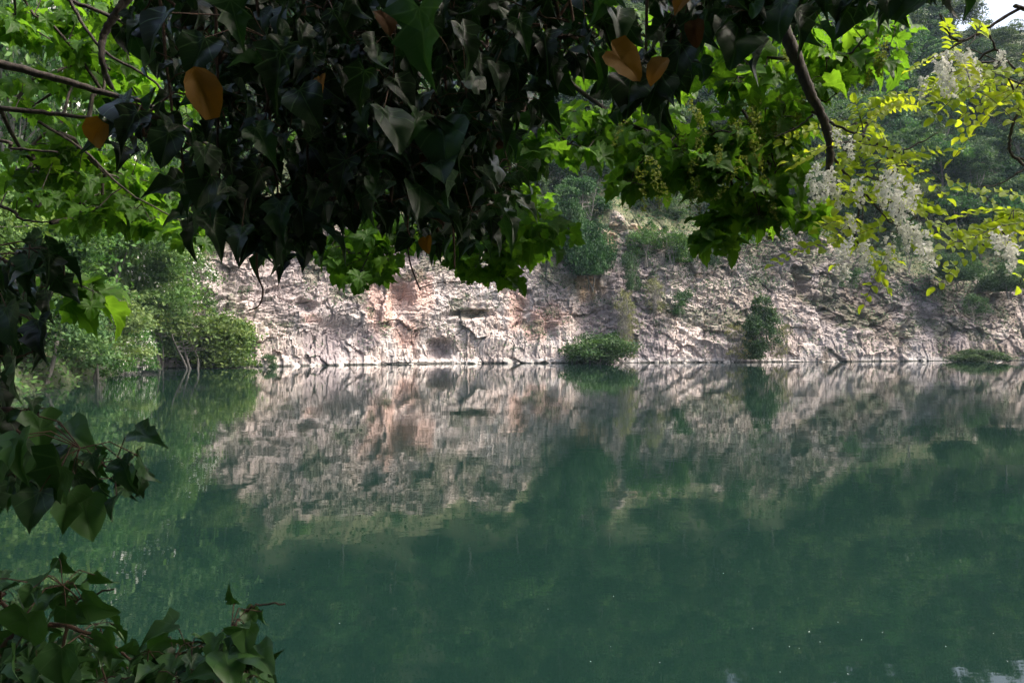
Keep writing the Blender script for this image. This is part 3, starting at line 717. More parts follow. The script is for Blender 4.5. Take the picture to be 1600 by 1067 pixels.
def bushes():
    rs = np.random.RandomState(5)
    for key, px, py, D, wd, ht, nm, cat, lab in BUSH:
        me, tm, bl, R, H = KINDS[key]
        p = P(px, py, D); sx = wd*D/F/(2*R*.92); sz = ht*D/F/(H*.95)
        if cat == 'tree' or 'bank' in nm or 'flowering' in nm:
            g = float(terrain_z(np.array([p[0]]), np.array([p[1]]))[0])
            if g > p[2]: pass
            elif p[2]-g > .3 and g > 0:
                sz *= (p[2]+ht*D/F-g)/(ht*D/F); p[2] = g-.1
            elif g <= 0: p[2] = max(p[2], .0)
        plant(key, nm, tuple(p), lab, cat, {'bush': 'bushes on the cliff and banks', 'shrub': 'shrubs growing on the cliff', 'tree': 'trees on the left bank'}[cat], rs.uniform(0, 6.28), sx, sz)
bushes()

# unseen trees added behind and beside the viewpoint to shade the foreground
def shade_trees():
    rs = np.random.RandomState(15); k = 0
    for x, y, s in [(2.2, -4.0, 1.0), (-7, -6, 1.1), (0, -5, 1.2), (6, -4.5, 1.1), (12, -6, 1.1), (-3, -10, 1.3), (5, -11, 1.3), (-12, -6, 1.2), (18, -9, 1.2), (-17, 8, 1.1)]:
        z = float(terrain_z(np.array([float(x)]), np.array([float(y)]))[0]); k += 1
        plant(['broad1', 'broad2', 'broad3'][k % 3], 'bank_tree', (x, y, z-.3), 'unseen tree added behind the viewpoint to shade the foreground', 'tree', 'trees added behind the viewpoint for shade', rs.uniform(0, 6), s)
shade_trees()
# ------------------------------------------------------------------ foreground foliage
def droop_leaves(nodes, dirs, per, size, rs, kind, down=.75, spread=.7, face=0.0, up=.7, pet=.6, tub=None, rr=None, tilt=.35, prad=.0007):
    """hang `per` leaves round every twig node; returns one batch"""
    n = len(nodes)*per; base = np.repeat(nodes, per, 0)
    a = rs.uniform(0, 2*np.pi, n); h = np.stack([np.cos(a), np.sin(a)*1.25, np.zeros(n)], 1)
    if face: h = norm(h + np.array((0, -face, 0)))
    sz = size*np.clip(rs.normal(1, .3, n), .4, 1.4)
    pd = norm(h*.8 + np.array((0, 0, -.15)) + rs.normal(0, .3, (n, 3)))
    pos = base + pd*(sz*pet)[:, None]
    tip = norm(h*spread + np.array((0, 0, -down)) + rs.normal(0, tilt, (n, 3)))
    nr = norm(h*.7 + np.array((0, 0, up)) + rs.normal(0, tilt, (n, 3)))
    if tub is not None:
        for i in range(n):
            tub.add([base[i], (base[i]+pos[i])/2+np.array((0, 0, .1*sz[i])), pos[i]], prad, 4)
    r = np.clip(rs.normal(.45 if rr is None else rr, .22, n), 0, 1)
    return bake_leaves(kind, pos, tip, nr, sz, r, rs)
def targets(regs, rs):
    out = []
    for poly, n, d0, d1 in regs:
        q = sample_poly(poly, n, rs); D = rs.uniform(d0, d1, n)
        out += [P(q[i, 0], q[i, 1], D[i]) for i in range(n)]
    return np.array(out)
def bough(parent, nm, lines, regs, rs, per, size, leafmat, barkmat, kind='maple', label=None, r0=.0016, leafname='leaves', **kw):
    tub = Tubes(); sk = []
    for pts, ra, rb in lines:
        l = smooth_line(pts, 7, .0012, rs); tub.add(l, np.linspace(ra, rb, len(l)), 8); sk.append(l)
    sk = np.concatenate(sk)
    nodes, dirs = grow(sk, targets(regs, rs), rs, tub, r0)
    b = droop_leaves(nodes, dirs, per, size, rs, kind, tub=tub, **kw)
    o = link(nm, tub.mesh(nm, M[barkmat]), parent, True)
    if label: o['label'] = label
    lv = link(leafname, leaves_mesh(leafname, [b], M[leafmat]), o)
    return o, nodes

# --- maple -------------------------------------------------------------
mp = empty('maple_tree', (-4.2, 1.0, .9), 'maple with bright green lobed leaves on dark boughs reaching across the top of the view', 'tree')
def V3(*a): return np.array(a, float)
tb = Tubes()
tl = smooth_line([V3(-4.2, 1.0, .3), V3(-4.15, 1.05, 2.0), V3(-3.9, 1.3, 3.8), V3(-3.6, 1.5, 6.0), V3(-3.3, 1.4, 9.0)], 8)
tb.add(tl, np.linspace(.20, .06, len(tl)), 12)
link('trunk', tb.mesh('maple_trunk', M['bark']), mp, True)
tb = Tubes()
l = smooth_line([V3(-4.0, 1.2, 3.2), V3(-2.6, 1.7, 3.9), V3(-1.0, 1.9, 4.0), V3(.8, 1.8, 3.95), V3(2.2, 2.1, 3.8), V3(3.2, 2.5, 3.6)], 8)
tb.add(l, np.linspace(.10, .025, len(l)), 10)
limb = link('main_limb', tb.mesh('maple_limb', M['bark']), mp, True)
rs = np.random.RandomState(301)
# upper left boughs
bough(mp, 'bough', [(PL((-250, 40, 2.30), (0, 100, 2.30), (85, 122, 2.30), (170, 147, 2.30), (235, 165, 2.25), (330, 230, 2.20)), .016, .005),
                    (PL((-250, 150, 2.50), (0, 170, 2.40), (100, 180, 2.40), (190, 195, 2.40), (300, 240, 2.30)), .011, .003),
                    (PL((90, -30, 2.20), (110, 0, 2.20), (170, 24, 2.20), (235, 55, 2.20)), .008, .004),
                    (PL((205, -10, 1.90), (178, 28, 1.90), (160, 62, 1.90), (161, 105, 1.90), (175, 138, 2.00)), .012, .006),
                    (PL((100, -20, 2.10), (130, 40, 2.10), (170, 85, 2.10), (230, 120, 2.10), (262, 150, 2.10)), .005, .003)],
      [([(0, 90), (60, 100), (200, 100), (330, 130), (330, 260), (250, 300), (0, 300)], 42, 2.4, 3.3),
       ([(0, -40), (230, -40), (230, 80), (120, 100), (90, 40), (0, 60)], 34, 2.3, 3.0),
       ([(110, 20), (230, 60), (230, 160), (100, 140)], 24, 2.4, 3.2)], rs, 5, .060, 'maple', 'bark', tilt=.4, rr=.35)
bough(mp, 'bough', [(PL((-200, 200, 2.20), (0, 220, 2.20), (20, 232, 2.20), (90, 238, 2.20)), .007, .003),
                    (PL((60, 190, 2.40), (130, 235, 2.40), (200, 300, 2.40), (290, 350, 2.40)), .005, .002),
                    (PL((-200, 270, 2.70), (0, 322, 2.70), (32, 342, 2.70), (78, 348, 2.70)), .008, .003)],
      [([(0, 230), (150, 230), (290, 270), (330, 330), (300, 372), (250, 352), (215, 366), (120, 350), (90, 345), (60, 330), (0, 290)], 74, 2.5, 3.4),
       ([(90, 250), (300, 280), (310, 370), (250, 350), (110, 345)], 26, 2.4, 3.0)], rs, 5, .060, 'maple', 'bark', tilt=.4, rr=.35)
bough(mp, 'bough', [(PL((-150, 430, 2.00), (0, 428, 1.90), (60, 430, 1.90), (130, 445, 2.10)), .005, .002)],
      [([(105, 428), (165, 445), (172, 470), (140, 470)], 4, 2.0, 2.2), ([(30, 450), (80, 450), (75, 490), (50, 490)], 2, 2.0, 2.2)], rs, 3, .085, 'maple', 'bark', tilt=.3)
# centre boughs, behind and below the ivy
bough(mp, 'bough', [(PL((420, 60, 3.2), (500, 200, 3.1), (560, 300, 3.0), (590, 350, 3.0), (570, 410, 3.0)), .010, .003),
                    (PL((560, 300, 3.0), (640, 330, 3.0), (610, 390, 2.9)), .005, .002),
                    (PL((500, 330, 3.1), (520, 370, 3.1), (510, 405, 3.1)), .004, .002)],
      [([(490, 380), (540, 370), (560, 330), (650, 320), (655, 370), (618, 395), (608, 425), (580, 430), (556, 440), (540, 425), (520, 425), (495, 398)], 74, 2.8, 3.4),
       ([(420, 380), (440, 375), (436, 398), (412, 408)], 3, 3, 3.2), ([(440, 200), (600, 200), (640, 320), (500, 350)], 30, 2.8, 3.5)], rs, 5, .056, 'maple', 'bark', tilt=.45)
def shade_bough(mp, rs):  # leafy bough added above the view to keep sun off the ivy
    tg = np.stack([rs.uniform(-.6, 2.2, 240), rs.uniform(-.6, 1.55, 240), rs.uniform(4.1, 5.3, 240)], 1)
    tub = Tubes(); l = smooth_line([V3(-3.7, 1.4, 5.4), V3(-1.5, .8, 5.0), V3(0, .6, 4.8), V3(2.0, .7, 4.7)], 8); tub.add(l, np.linspace(.05, .01, len(l)), 8)
    nodes, dirs = grow(l, tg, rs, tub, .002); b = droop_leaves(nodes, dirs, 6, .12, rs, 'maple', up=1.2, down=.4)
    o = link('bough', tub.mesh('bough', M['bark']), mp, True); link('leaves', leaves_mesh('leaves', [b], M['maple']), o)  # unseen shading bough, added to the maple
shade_bough(mp, rs)
bough(mp, 'bough', [(PL((560, 80, 3.0), (680, 220, 2.9), (740, 320, 2.8), (760, 390, 2.8)), .010, .003),
                    (PL((740, 320, 2.8), (800, 350, 2.8), (860, 368, 2.8)), .005, .002),
                    (PL((720, 230, 2.9), (800, 290, 2.9), (850, 350, 2.8)), .005, .002)],
      [([(700, 400), (690, 340), (760, 300), (850, 310), (885, 345), (890, 368), (850, 375), (852, 400), (808, 412), (780, 408), (755, 428), (725, 425)], 74, 2.5, 3.0),
       ([(760, 415), (830, 435), (800, 440), (770, 430)], 3, 2.6, 2.8), ([(640, 220), (800, 240), (850, 310), (700, 350)], 46, 2.6, 3.3)], rs, 5, .056, 'maple', 'bark', tilt=.45)
# right boughs
bough(mp, 'bough', [(PL((760, -60, 2.9), (830, 60, 2.8), (880, 120, 2.7), (975, 190, 2.6), (1040, 215, 2.6), (1085, 262, 2.6), (1120, 285, 2.6)), .012, .003),
                    (PL((800, 120, 2.8), (860, 168, 2.8), (920, 180, 2.8), (985, 208, 2.8)), .005, .002),
                    (PL((1030, -20, 2.5), (1030, 50, 2.5), (1020, 60, 2.5), (960, 40, 2.5), (900, 20, 2.5)), .007, .003)],
      [([(860, -20), (1060, -20), (1080, 120), (1040, 190), (930, 180), (850, 120)], 48, 2.5, 3.3),
       ([(810, 170), (1050, 170), (1060, 250), (1030, 290), (1000, 285), (975, 240), (905, 240), (860, 245), (835, 262), (812, 250)], 52, 2.4, 2.9),
       ([(960, 250), (1050, 250), (1040, 272), (1015, 300), (985, 290)], 10, 2.4, 2.7), ([(1040, 190), (1110, 230), (1110, 280), (1050, 270)], 20, 2.4, 3)], rs, 5, .060, 'maple', 'bark', tilt=.45)
rb, rnodes = bough(mp, 'bough', [(PL((1100, -80, 2.5), (1130, 60, 2.5), (1150, 160, 2.5), (1140, 250, 2.5), (1150, 330, 2.5)), .010, .003),
                    (PL((1150, 160, 2.5), (1190, 220, 2.5), (1215, 300, 2.5), (1245, 335, 2.5)), .005, .002),
                    (PL((1130, 60, 2.5), (1200, 90, 2.4), (1262, 90, 2.4), (1320, 88, 2.4), (1352, 58, 2.4), (1382, 38, 2.4)), .006, .003),
                    (PL((1320, 88, 2.4), (1331, 105, 2.4), (1325, 130, 2.4), (1290, 160, 2.4)), .004, .002)],
      [([(1080, -20), (1240, -20), (1240, 120), (1230, 200), (1090, 230)], 46, 2.3, 2.8),
       ([(1090, 200), (1215, 200), (1215, 290), (1200, 320), (1195, 345), (1150, 355), (1115, 372), (1095, 340), (1070, 270)], 50, 2.3, 2.65),
       ([(1215, 310), (1255, 322), (1262, 346), (1230, 335)], 6, 2.3, 2.5), ([(1105, 350), (1128, 350), (1122, 380), (1108, 380)], 4, 2.3, 2.5),
       ([(1235, 20), (1310, 20), (1400, 40), (1400, 95), (1330, 110), (1300, 150), (1240, 200)], 32, 2.3, 2.8),
       ([(1180, 200), (1250, 180), (1255, 215), (1215, 290)], 12, 2.3, 2.8)], rs, 5, .064, 'maple', 'bark', tilt=.45)
# hanging flower panicles of the maple
def panicle(name, seed, L, n, spread, sz, mat, stalk='greenstem', taper=True):
    r = np.random.RandomState(seed); tub = Tubes()
    ax = smooth_line([V3(0, 0, 0), V3(.006, 0, -L*.5), V3(0, .004, -L)], 4); tub.add(ax, .0009, 4)
    P0 = []
    for i in range(n):
        t = r.uniform(.08, 1); a = r.uniform(0, 6.28); w_ = spread*(1.1-t*.7 if taper else 1)*r.uniform(.5, 1)
        b = V3(0, 0, -L*t); e = b + V3(math.cos(a)*w_, math.sin(a)*w_, -w_*.8)
        tub.add([b, e], .0005, 3)
        P0.append(e)
    P0 = np.repeat(np.array(P0), 3, 0) + r.normal(0, sz*.35, (n*3, 3)); m = len(P0)
    me = tub.mesh(name+'_stalk', M[stalk])
    u = norm(r.normal(0, 1, (m, 3))+(0, 0, -.6)); v = norm(np.cross(u, r.normal(0, 1, (m, 3)))); nn = np.cross(u, v); s_ = sz*r.uniform(.7, 1.3, m)[:, None]
    V = np.stack([P0-u*s_*.6, P0-v*s_*.4+nn*s_*.15, P0+nn*s_*.0, P0+u*s_*.6, P0+v*s_*.4+nn*s_*.15], 1).reshape(-1, 3)
    k = np.arange(m)[:, None]*5
    F3 = np.concatenate([k+np.array([[0, 1, 2]]), k+np.array([[1, 3, 2]]), k+np.array([[3, 4, 2]]), k+np.array([[4, 0, 2]])])
    fl = mesh(name, V, F3, M[mat], False, None, {'rnd': np.repeat(r.uniform(0, 1, m), 5)})
    return me, fl
PAN = [panicle('maple_flowers', 400+i, [.10, .13, .08, .15][i], 42, .016, .0065, 'keys') for i in range(4)]
RAC = [panicle('robinia_flowers', 420+i, [.10, .12, .085, .11][i], 34, .021, .0095, 'petal') for i in range(4)]
def hang(parent, kinds, q, rs, name, stalk='stalk', s=1.0):
    me, fl = kinds[rs.randint(0, len(kinds))]
    o = bpy.data.objects.new(name, fl); COL.objects.link(o); o.parent = parent
    off = Vector((0, 0, 0)); r_ = parent
    while r_ is not None: off += r_.location; r_ = r_.parent
    o.location = Vector(q)-off; o.rotation_euler = (rs.normal(0, .25), rs.normal(0, .25), rs.uniform(0, 6.28)); k = s*rs.uniform(.8, 1.2); o.scale = (k, k, k)
    # the stalk is a piece of the cluster
    if name == 'flower_cluster' and parent.parent is None:
        c = bpy.data.objects.new(stalk, me); COL.objects.link(c); c.parent = o
    return o
for i in range(44):
    q = sample_poly([(1060, 150), (1215, 130), (1220, 250), (1200, 310), (1165, 345), (1110, 300), (1070, 280)], 1, rs)[0]
    hang(rb, PAN, P(q[0], q[1], rs.uniform(2.2, 2.7)), rs, 'flower_cluster')
for x, y in [(1378, 50), (1376, 70), (1380, 90), (985, 170), (1000, 250), (1020, 262), (1010, 235), (1230, 60), (1255, 140), (770, 215)]: hang(rb, PAN, P(x, y, 2.3), rs, 'flower_cluster')

# --- robinia ------------------------------------------------------------
rt = empty('robinia_tree', (4.4, 1.6, .6), 'false acacia branches with yellow green leaflets and white hanging blossom at upper right', 'tree')
tb = Tubes(); tl = smooth_line([V3(4.4, 1.6, -.2), V3(4.35, 1.6, 2.0), V3(4.0, 1.8, 4.2), V3(3.6, 1.9, 6.0), V3(3.3, 1.8, 8.0)], 8)
tb.add(tl, np.linspace(.16, .05, len(tl)), 12); link('trunk', tb.mesh('robinia_trunk', M['bark']), rt, True)
def compound(nodes, dirs, rs, tub, L=(.12, .21), npair=(4, 7), ls=.032, rnd0=.5):
    pos, tip, nr, sz, rr = [], [], [], [], []
    for i in range(len(nodes)):
        a = rs.uniform(0, 6.28); d = norm(V3(math.cos(a), math.sin(a)*.8, rs.normal(-.12, .3)) + .5*dirs[i])
        Ln = rs.uniform(*L); k = rs.randint(npair[0], npair[1]+1); up = norm(V3(rs.normal(0, .35), rs.normal(-.75, .4), .8)); side = norm(np.cross(d, up)); base = rs.normal(rnd0, .22)
        prev = nodes[i]; pts = [prev]
        for j in range(1, 6): pts.append(nodes[i]+d*Ln*j/5 + V3(0, 0, -.25*Ln*(j/5)**2))
        tub.add(pts, .0008, 4); pts = np.array(pts)
        for j in range(k):
            t = .22+.78*(j+.3)/k; q = np.array([np.interp(t*5, range(6), pts[:, c]) for c in range(3)])
            for sgn in (-1, 1):
                pos.append(q+side*sgn*.002); tip.append(side*sgn + d*.3 + rs.normal(0, .14, 3) + V3(0, 0, -.12)); nr.append(up+rs.normal(0, .25, 3)); sz.append(ls*rs.uniform(.8, 1.12)*(1-.15*t)); rr.append(base+rs.normal(0, .08))
        pos.append(pts[-1]); tip.append(d+V3(0, 0, -.3)); nr.append(up); sz.append(ls); rr.append(base)
    return bake_leaves('oval', np.array(pos), np.array(tip), np.array(nr), np.array(sz), np.clip(rr, 0, 1), rs)
def rob_bough(lines, regs, racemes, rs, label=None):
    tub = Tubes(); sk = []
    for pts, ra, rb_ in lines:
        l = smooth_line(pts, 7, .0012, rs); tub.add(l, np.linspace(ra, rb_, len(l))*(1+rs.uniform(-.16, .16, len(l))), 9); sk.append(l)
    sk = np.concatenate(sk); nodes, dirs = grow(sk, targets(regs, rs), rs, tub, .0013)
    b = compound(nodes, dirs, rs, tub)
    o = link('bough', tub.mesh('robinia_bough', M['bark']), rt, True)
    if label: o['label'] = label
    link('leaves', leaves_mesh('robinia_leaves', [b], M['robinia']), o)
    for x, y, D, s in racemes:
        for k_ in range(2): hang(o, RAC, P(x+rs.normal(0, 11), y-32*s+rs.normal(0, 9), D-rs.uniform(.08, .26)), rs, 'flower_cluster', s=s*.85)
    return o
rob_bough([(PL((1190, -120, 2.1), (1225, 40, 2.1), (1248, 100, 2.1), (1268, 150, 2.1), (1288, 190, 2.1), (1297, 235, 2.1), (1294, 275, 2.1)), .020, .009),
           (PL((1268, 175, 2.1), (1305, 195, 2.1), (1350, 215, 2.1), (1400, 235, 2.1), (1440, 222, 2.1), (1465, 208, 2.1)), .004, .0015),
           (PL((1297, 235, 2.1), (1320, 270, 2.1), (1350, 300, 2.1), (1390, 345, 2.1), (1430, 360, 2.1)), .004, .0015),
           (PL((1350, 300, 2.1), (1340, 345, 2.1), (1335, 385, 2.1)), .003, .0015),
           (PL((1270, 180, 2.1), (1245, 200, 2.1), (1210, 215, 2.1)), .003, .0015)],
          [([(1310, 165), (1370, 170), (1355, 200), (1305, 200)], 10, 2.0, 2.3), ([(1300, 205), (1365, 205), (1350, 250), (1300, 255)], 9, 2.0, 2.3),
           ([(1300, 250), (1390, 232), (1450, 268), (1430, 285), (1330, 290)], 13, 1.95, 2.3), ([(1330, 305), (1440, 320), (1450, 378), (1400, 375), (1330, 365)], 20, 1.95, 2.3),
           ([(1305, 370), (1350, 360), (1340, 388), (1305, 388)], 5, 2.0, 2.2), ([(1400, 270), (1420, 262), (1410, 250)], 2, 2, 2.1)],
          [(1272, 288, 2.05, 1), (1296, 292, 2.1, 1), (1320, 300, 2.1, .9), (1345, 292, 2.1, .9), (1385, 300, 2.1, 1), (1415, 302, 2.0, 1.1), (1438, 300, 2.0, 1), (1315, 350, 2.1, .7),
           (1395, 352, 2.1, .8), (1415, 388, 2.0, .9), (1436, 384, 2.0, .9), (1322, 408, 2.0, .9), (1342, 402, 2.0, 1.1), (1330, 414, 2.05, .8), (1320, 220, 2.1, .7), (1402, 380, 2.1, .8)], rs)
rob_bough([(PL((1760, 60, 2.0), (1600, 14, 2.0), (1588, 16, 2.0), (1540, 46, 2.0), (1503, 64, 2.0), (1480, 50, 2.0), (1468, 22, 2.0)), .006, .002),
           (PL((1503, 64, 2.0), (1470, 85, 2.0), (1450, 95, 2.0)), .003, .0015), (PL((1540, 46, 2.0), (1560, 80, 2.0), (1590, 110, 2.0), (1640, 130, 2.0)), .003, .002)],
          [([(1490, 60), (1530, 50), (1590, 110), (1590, 150), (1520, 150), (1480, 120), (1470, 80)], 19, 1.85, 2.25), ([(1560, 90), (1640, 80), (1640, 150), (1570, 150)], 14, 1.85, 2.2)],
          [(1462, 122, 2.0, .9), (1474, 118, 2.0, 1), (1486, 105, 2.0, 1), (1500, 100, 2.0, 1), (1515, 110, 2.1, .8), (1556, 100, 2.0, .6)], rs)
rob_bough([(PL((1800, 180, 2.0), (1640, 120, 2.0), (1600, 158, 2.0), (1582, 200, 2.0), (1577, 232, 2.0), (1590, 248, 2.0), (1640, 250, 2.0)), .005, .003),
           (PL((1590, 248, 2.0), (1640, 300, 1.9), (1610, 345, 1.9), (1570, 375, 1.9)), .004, .002), (PL((1640, 255, 2.0), (1600, 265, 2.0), (1560, 288, 2.0), (1510, 292, 2.0)), .003, .001)],
          [([(1570, 310), (1640, 310), (1640, 380), (1575, 365)], 12, 1.75, 2.0), ([(1550, 350), (1580, 350), (1570, 400), (1555, 400)], 3, 1.8, 1.9)],
          [(1560, 388, 1.85, .9), (1578, 384, 1.85, .8)], rs)

# --- ivy ----------------------------------------------------------------
def hero(lst, rs, kind=None, nface=None, tone=.5):
    """single leaves given by petiole end, tip and depth; they face the lake-side viewer at slight angles"""
    out = []
    for h in lst:
        bx_, by_, tx_, ty_, D = h[:5]; kd = h[5] if len(h) > 5 else (kind or 'ivy')
        a = P(bx_, by_, D); b = P(tx_, ty_, D + rs.normal(0, .02)); L = np.linalg.norm(b-a)
        n_ = norm(V3(rs.normal(0, .6), -1, rs.normal(.35, .4)))
        if nface is not None: n_ = norm(V3(*nface)+rs.normal(0, .12, 3))
        out.append(bake_leaves(kd, a[None], (b-a)[None], n_[None], np.array([L*.84]), np.array([np.clip(rs.normal(tone, .2), 0, 1)]), rs))
    return out
def ivy(name, root, label, cat, lines, regs, heroes, rs, per, size, mat, group=None, r0=.0011, **kw):
    e = empty(name, root, label, cat, group)
    tub = Tubes(); sk = []
    for pts, ra, rb_ in lines:
        l = smooth_line(pts, 7, .0015, rs); tub.add(l, np.linspace(ra, rb_, len(l)), 6); sk.append(l)
    sk = np.concatenate(sk); nodes, dirs = grow(sk, targets(regs, rs), rs, tub, r0)
    bs = [droop_leaves(nodes, dirs, per, size, rs, 'ivy', tub=tub, **kw)] + hero(heroes, rs, tone=kw.get('rr', .5))
    for h in heroes:
        a = P(h[0], h[1], h[4]); k = int(np.argmin(np.linalg.norm(nodes-a, axis=1)))
        if np.linalg.norm(nodes[k]-a) < .3: tub.add([nodes[k], (nodes[k]+a)/2+V3(0, 0, .015), a], .0009, 4)
    link('stems', tub.mesh('ivy_stems', M['stem']), e, True)
    link('leaves', leaves_mesh('ivy_leaves', bs, M[mat]), e, True)
    return e, nodes
def single_leaf(parent, h, mat, label, rs, kind='heart'):
    v, f, u, r = hero([h+(kind,) if len(h) == 5 else h], rs, None, (rs.choice((-.45, .45)), -1, .2))[0]
    o = link('yellow_leaf' if mat == 'yellow' else 'withered_leaf', mesh('leaf', v, f, M[mat], True, u, {'rnd': r}), parent, True)
    o['label'] = label
rs = np.random.RandomState(707)
top_lines = [(PL((x0, -420, d), (x1, -100, d), (x2, y2*.5, d), (x3, y2, d)), .004, .0016) for x0, x1, x2, x3, y2, d in
             [(200, 240, 270, 300, 330, 1.15), (300, 330, 340, 350, 380, 1.2), (380, 390, 420, 440, 360, 1.2), (450, 470, 480, 480, 360, 1.25), (520, 540, 560, 560, 350, 1.3), (600, 610, 630, 640, 390, 1.3), (680, 690, 700, 710, 420, 1.35), (760, 770, 770, 780, 380, 1.4), (860, 880, 900, 930, 100, 1.2), (980, 1010, 1010, 1020, 150, 1.2), (1180, 1200, 1220, 1230, 40, 1.2), (1340, 1380, 1400, 1430, 10, 1.2)]]
top_regs = [([(215, -60), (860, -60), (850, 150), (800, 230), (790, 300), (740, 345), (680, 300), (630, 350), (580, 290), (530, 330), (480, 300), (440, 345), (400, 310), (330, 350), (300, 290), (300, 210), (240, 110), (215, 90)], 225, 1.1, 1.45),
            ([(240, -60), (880, -60), (840, 160), (780, 230), (600, 280), (330, 290), (300, 200), (240, 60)], 220, 1.4, 1.9),
            ([(300, 300), (600, 280), (560, 335), (470, 350), (430, 370), (370, 370), (320, 350)], 34, 1.15, 1.5),
            ([(640, 320), (800, 300), (780, 330), (755, 350), (720, 370), (690, 370), (660, 355)], 26, 1.5, 1.9),
            ([(600, 270), (810, 250), (790, 300), (620, 320)], 26, 1.4, 1.8),
            ([(170, 150), (240, 160), (240, 215), (175, 220)], 8, 1.1, 1.3),
            ([(850, -60), (960, -60), (940, 60), (850, 110)], 24, 1.1, 1.5), ([(960, 100), (1060, 90), (1040, 155), (980, 160)], 9, 1.1, 1.3),
            ([(1040, -60), (1500, -60), (1480, -15), (1300, -10), (1260, 20), (1180, 30), (1080, 50), (1040, 20)], 60, 1.05, 1.5),
            ([(250, -420), (1500, -420), (1500, -60), (250, -60)], 130, 1.0, 1.9)]
top_heroes = [(330, 275, 301, 337, 1.0, 'heart'), (328, 340, 351, 416, 1.05), (378, 355, 368, 419, 1.05), (438, 315, 443, 395, 1.1), (470, 318, 479, 393, 1.15), (264, 208, 248, 277, 1.05, 'heart'),
              (215, 175, 176, 244, 1.05), (190, 155, 200, 215, 1.1, 'heart'), (642, 372, 612, 401, 1.2, 'heart'), (440, 80, 424, 192, .95, 'ivylobed'), (655, 12, 678, 160, .85, 'ivylobed'), (622, -30, 655, 56, .9),
              (468, 140, 505, 212, 1.0), (520, 15, 548, 74, 1.0), (745, 90, 765, 166, 1.1), (775, 100, 783, 160, 1.1), (1036, 150, 1046, 214, 1.3), (1064, 70, 1052, 146, 1.1, 'heart'), (1152, 40, 1146, 116, 1.1, 'heart'),
              (985, 120, 980, 196, 1.1, 'heart'), (1032, 112, 1006, 192, 1.1, 'heart'), (1245, 15, 1250, 96, 1.1), (1222, 0, 1215, 80, 1.1), (1290, -20, 1288, 38, 1.1), (1345, -25, 1346, 26, 1.1), (1442, -5, 1388, 47, 1.05, 'heart'),
              (1405, -20, 1370, 30, 1.1), (1505, -30, 1520, 40, 1.1), (1470, -30, 1474, 18, 1.1), (320, 60, 290, 140, .95, 'heart'), (260, 20, 228, 105, .9, 'heart'), (360, 0, 385, 95, .9, 'ivylobed'), (570, 110, 560, 190, 1.0), (600, 170, 640, 250, 1.0, 'heart'),
              (320, 230, 318, 300, 1.0, 'heart'), (540, 250, 525, 330, 1.1), (400, 200, 440, 270, 1.0), (690, 190, 700, 290, 1.1, 'heart'), (720, 40, 745, 130, 1.0), (810, 30, 830, 100, 1.0), (545, 330, 556, 372, 1.3),
              (1090, 20, 1075, 90, 1.1, 'heart'), (600, 340, 596, 380, 1.4)]
iv, inodes = ivy('hanging_ivy', (-.6, 1.4, 3.9), 'thick curtain of dark glossy ivy hanging across the top of the view', 'ivy', top_lines, top_regs, top_heroes, rs, 4, .044, 'ivy', down=1.1, spread=.5, face=.2, up=.35, tilt=.55, pet=.9, rr=.30)  # dark leaf tone: canopy shade put into the leaf colour
for h, m_, lab in [((303, 104, 338, 204, .93, 'oval'), 'yellow', 'orange yellow leaf among the dark ivy at upper left'), ((160, 190, 136, 238, 1.05, 'long'), 'yellow', 'small ochre leaf left of the dark heart-shaped leaves'),
                   ((957, 80, 1010, 138, 1.0), 'yellow', 'ochre heart-shaped leaf beside a smaller yellow leaf'), ((1036, 90, 1012, 140, 1.02, 'long'), 'yellow', 'small orange leaf right of the ochre heart-shaped leaf'),
                   ((1085, 32, 1087, 78, 1.05, 'long'), 'dead', 'olive brown rounded leaf above the dark leaves'), ((1075, -12, 1048, 30, 1.05), 'yellow', 'ochre leaf cut by the top edge'),
                   ((600, 20, 612, 66, .95), 'dead', 'brown withered leaf among the ivy'), ((420, 70, 412, 104, 1.05), 'dead', 'brown leaf scrap deep in the ivy'), ((500, 120, 506, 152, 1.05), 'yellow', 'small orange leaf scrap in the ivy'),
                   ((665, 372, 672, 404, 1.3), 'yellow', 'dull yellow leaf at the lower edge of the ivy'), ((655, 245, 664, 275, 1.2), 'dead', 'brown curled leaf midway down the ivy'), ((770, 225, 795, 232, 1.2), 'dead', 'reddish brown leaf at the right side of the ivy')]:
    single_leaf(iv, h, m_, lab, rs)
tb = Tubes()
tb.add(smooth_line(PL((402, 330, 1.3), (401, 400, 1.3), (403, 430, 1.3), (411, 455, 1.3), (404, 478, 1.3), (384, 487, 1.3)), 6), np.linspace(.0028, .001, 31), 6)
link('tendril', tb.mesh('tendril', M['stem']), iv, True)
tb = Tubes()
tb.add(smooth_line(PL((636, 380, 1.6), (642, 415, 1.6), (657, 454, 1.6)), 5), .0018, 6); tb.add(smooth_line(PL((656, 450, 1.6), (685, 442, 1.6), (730, 440, 1.65)), 5), np.linspace(.0014, .0008, 11), 6)
link('tendril', tb.mesh('tendril', M['bark']), iv, True)

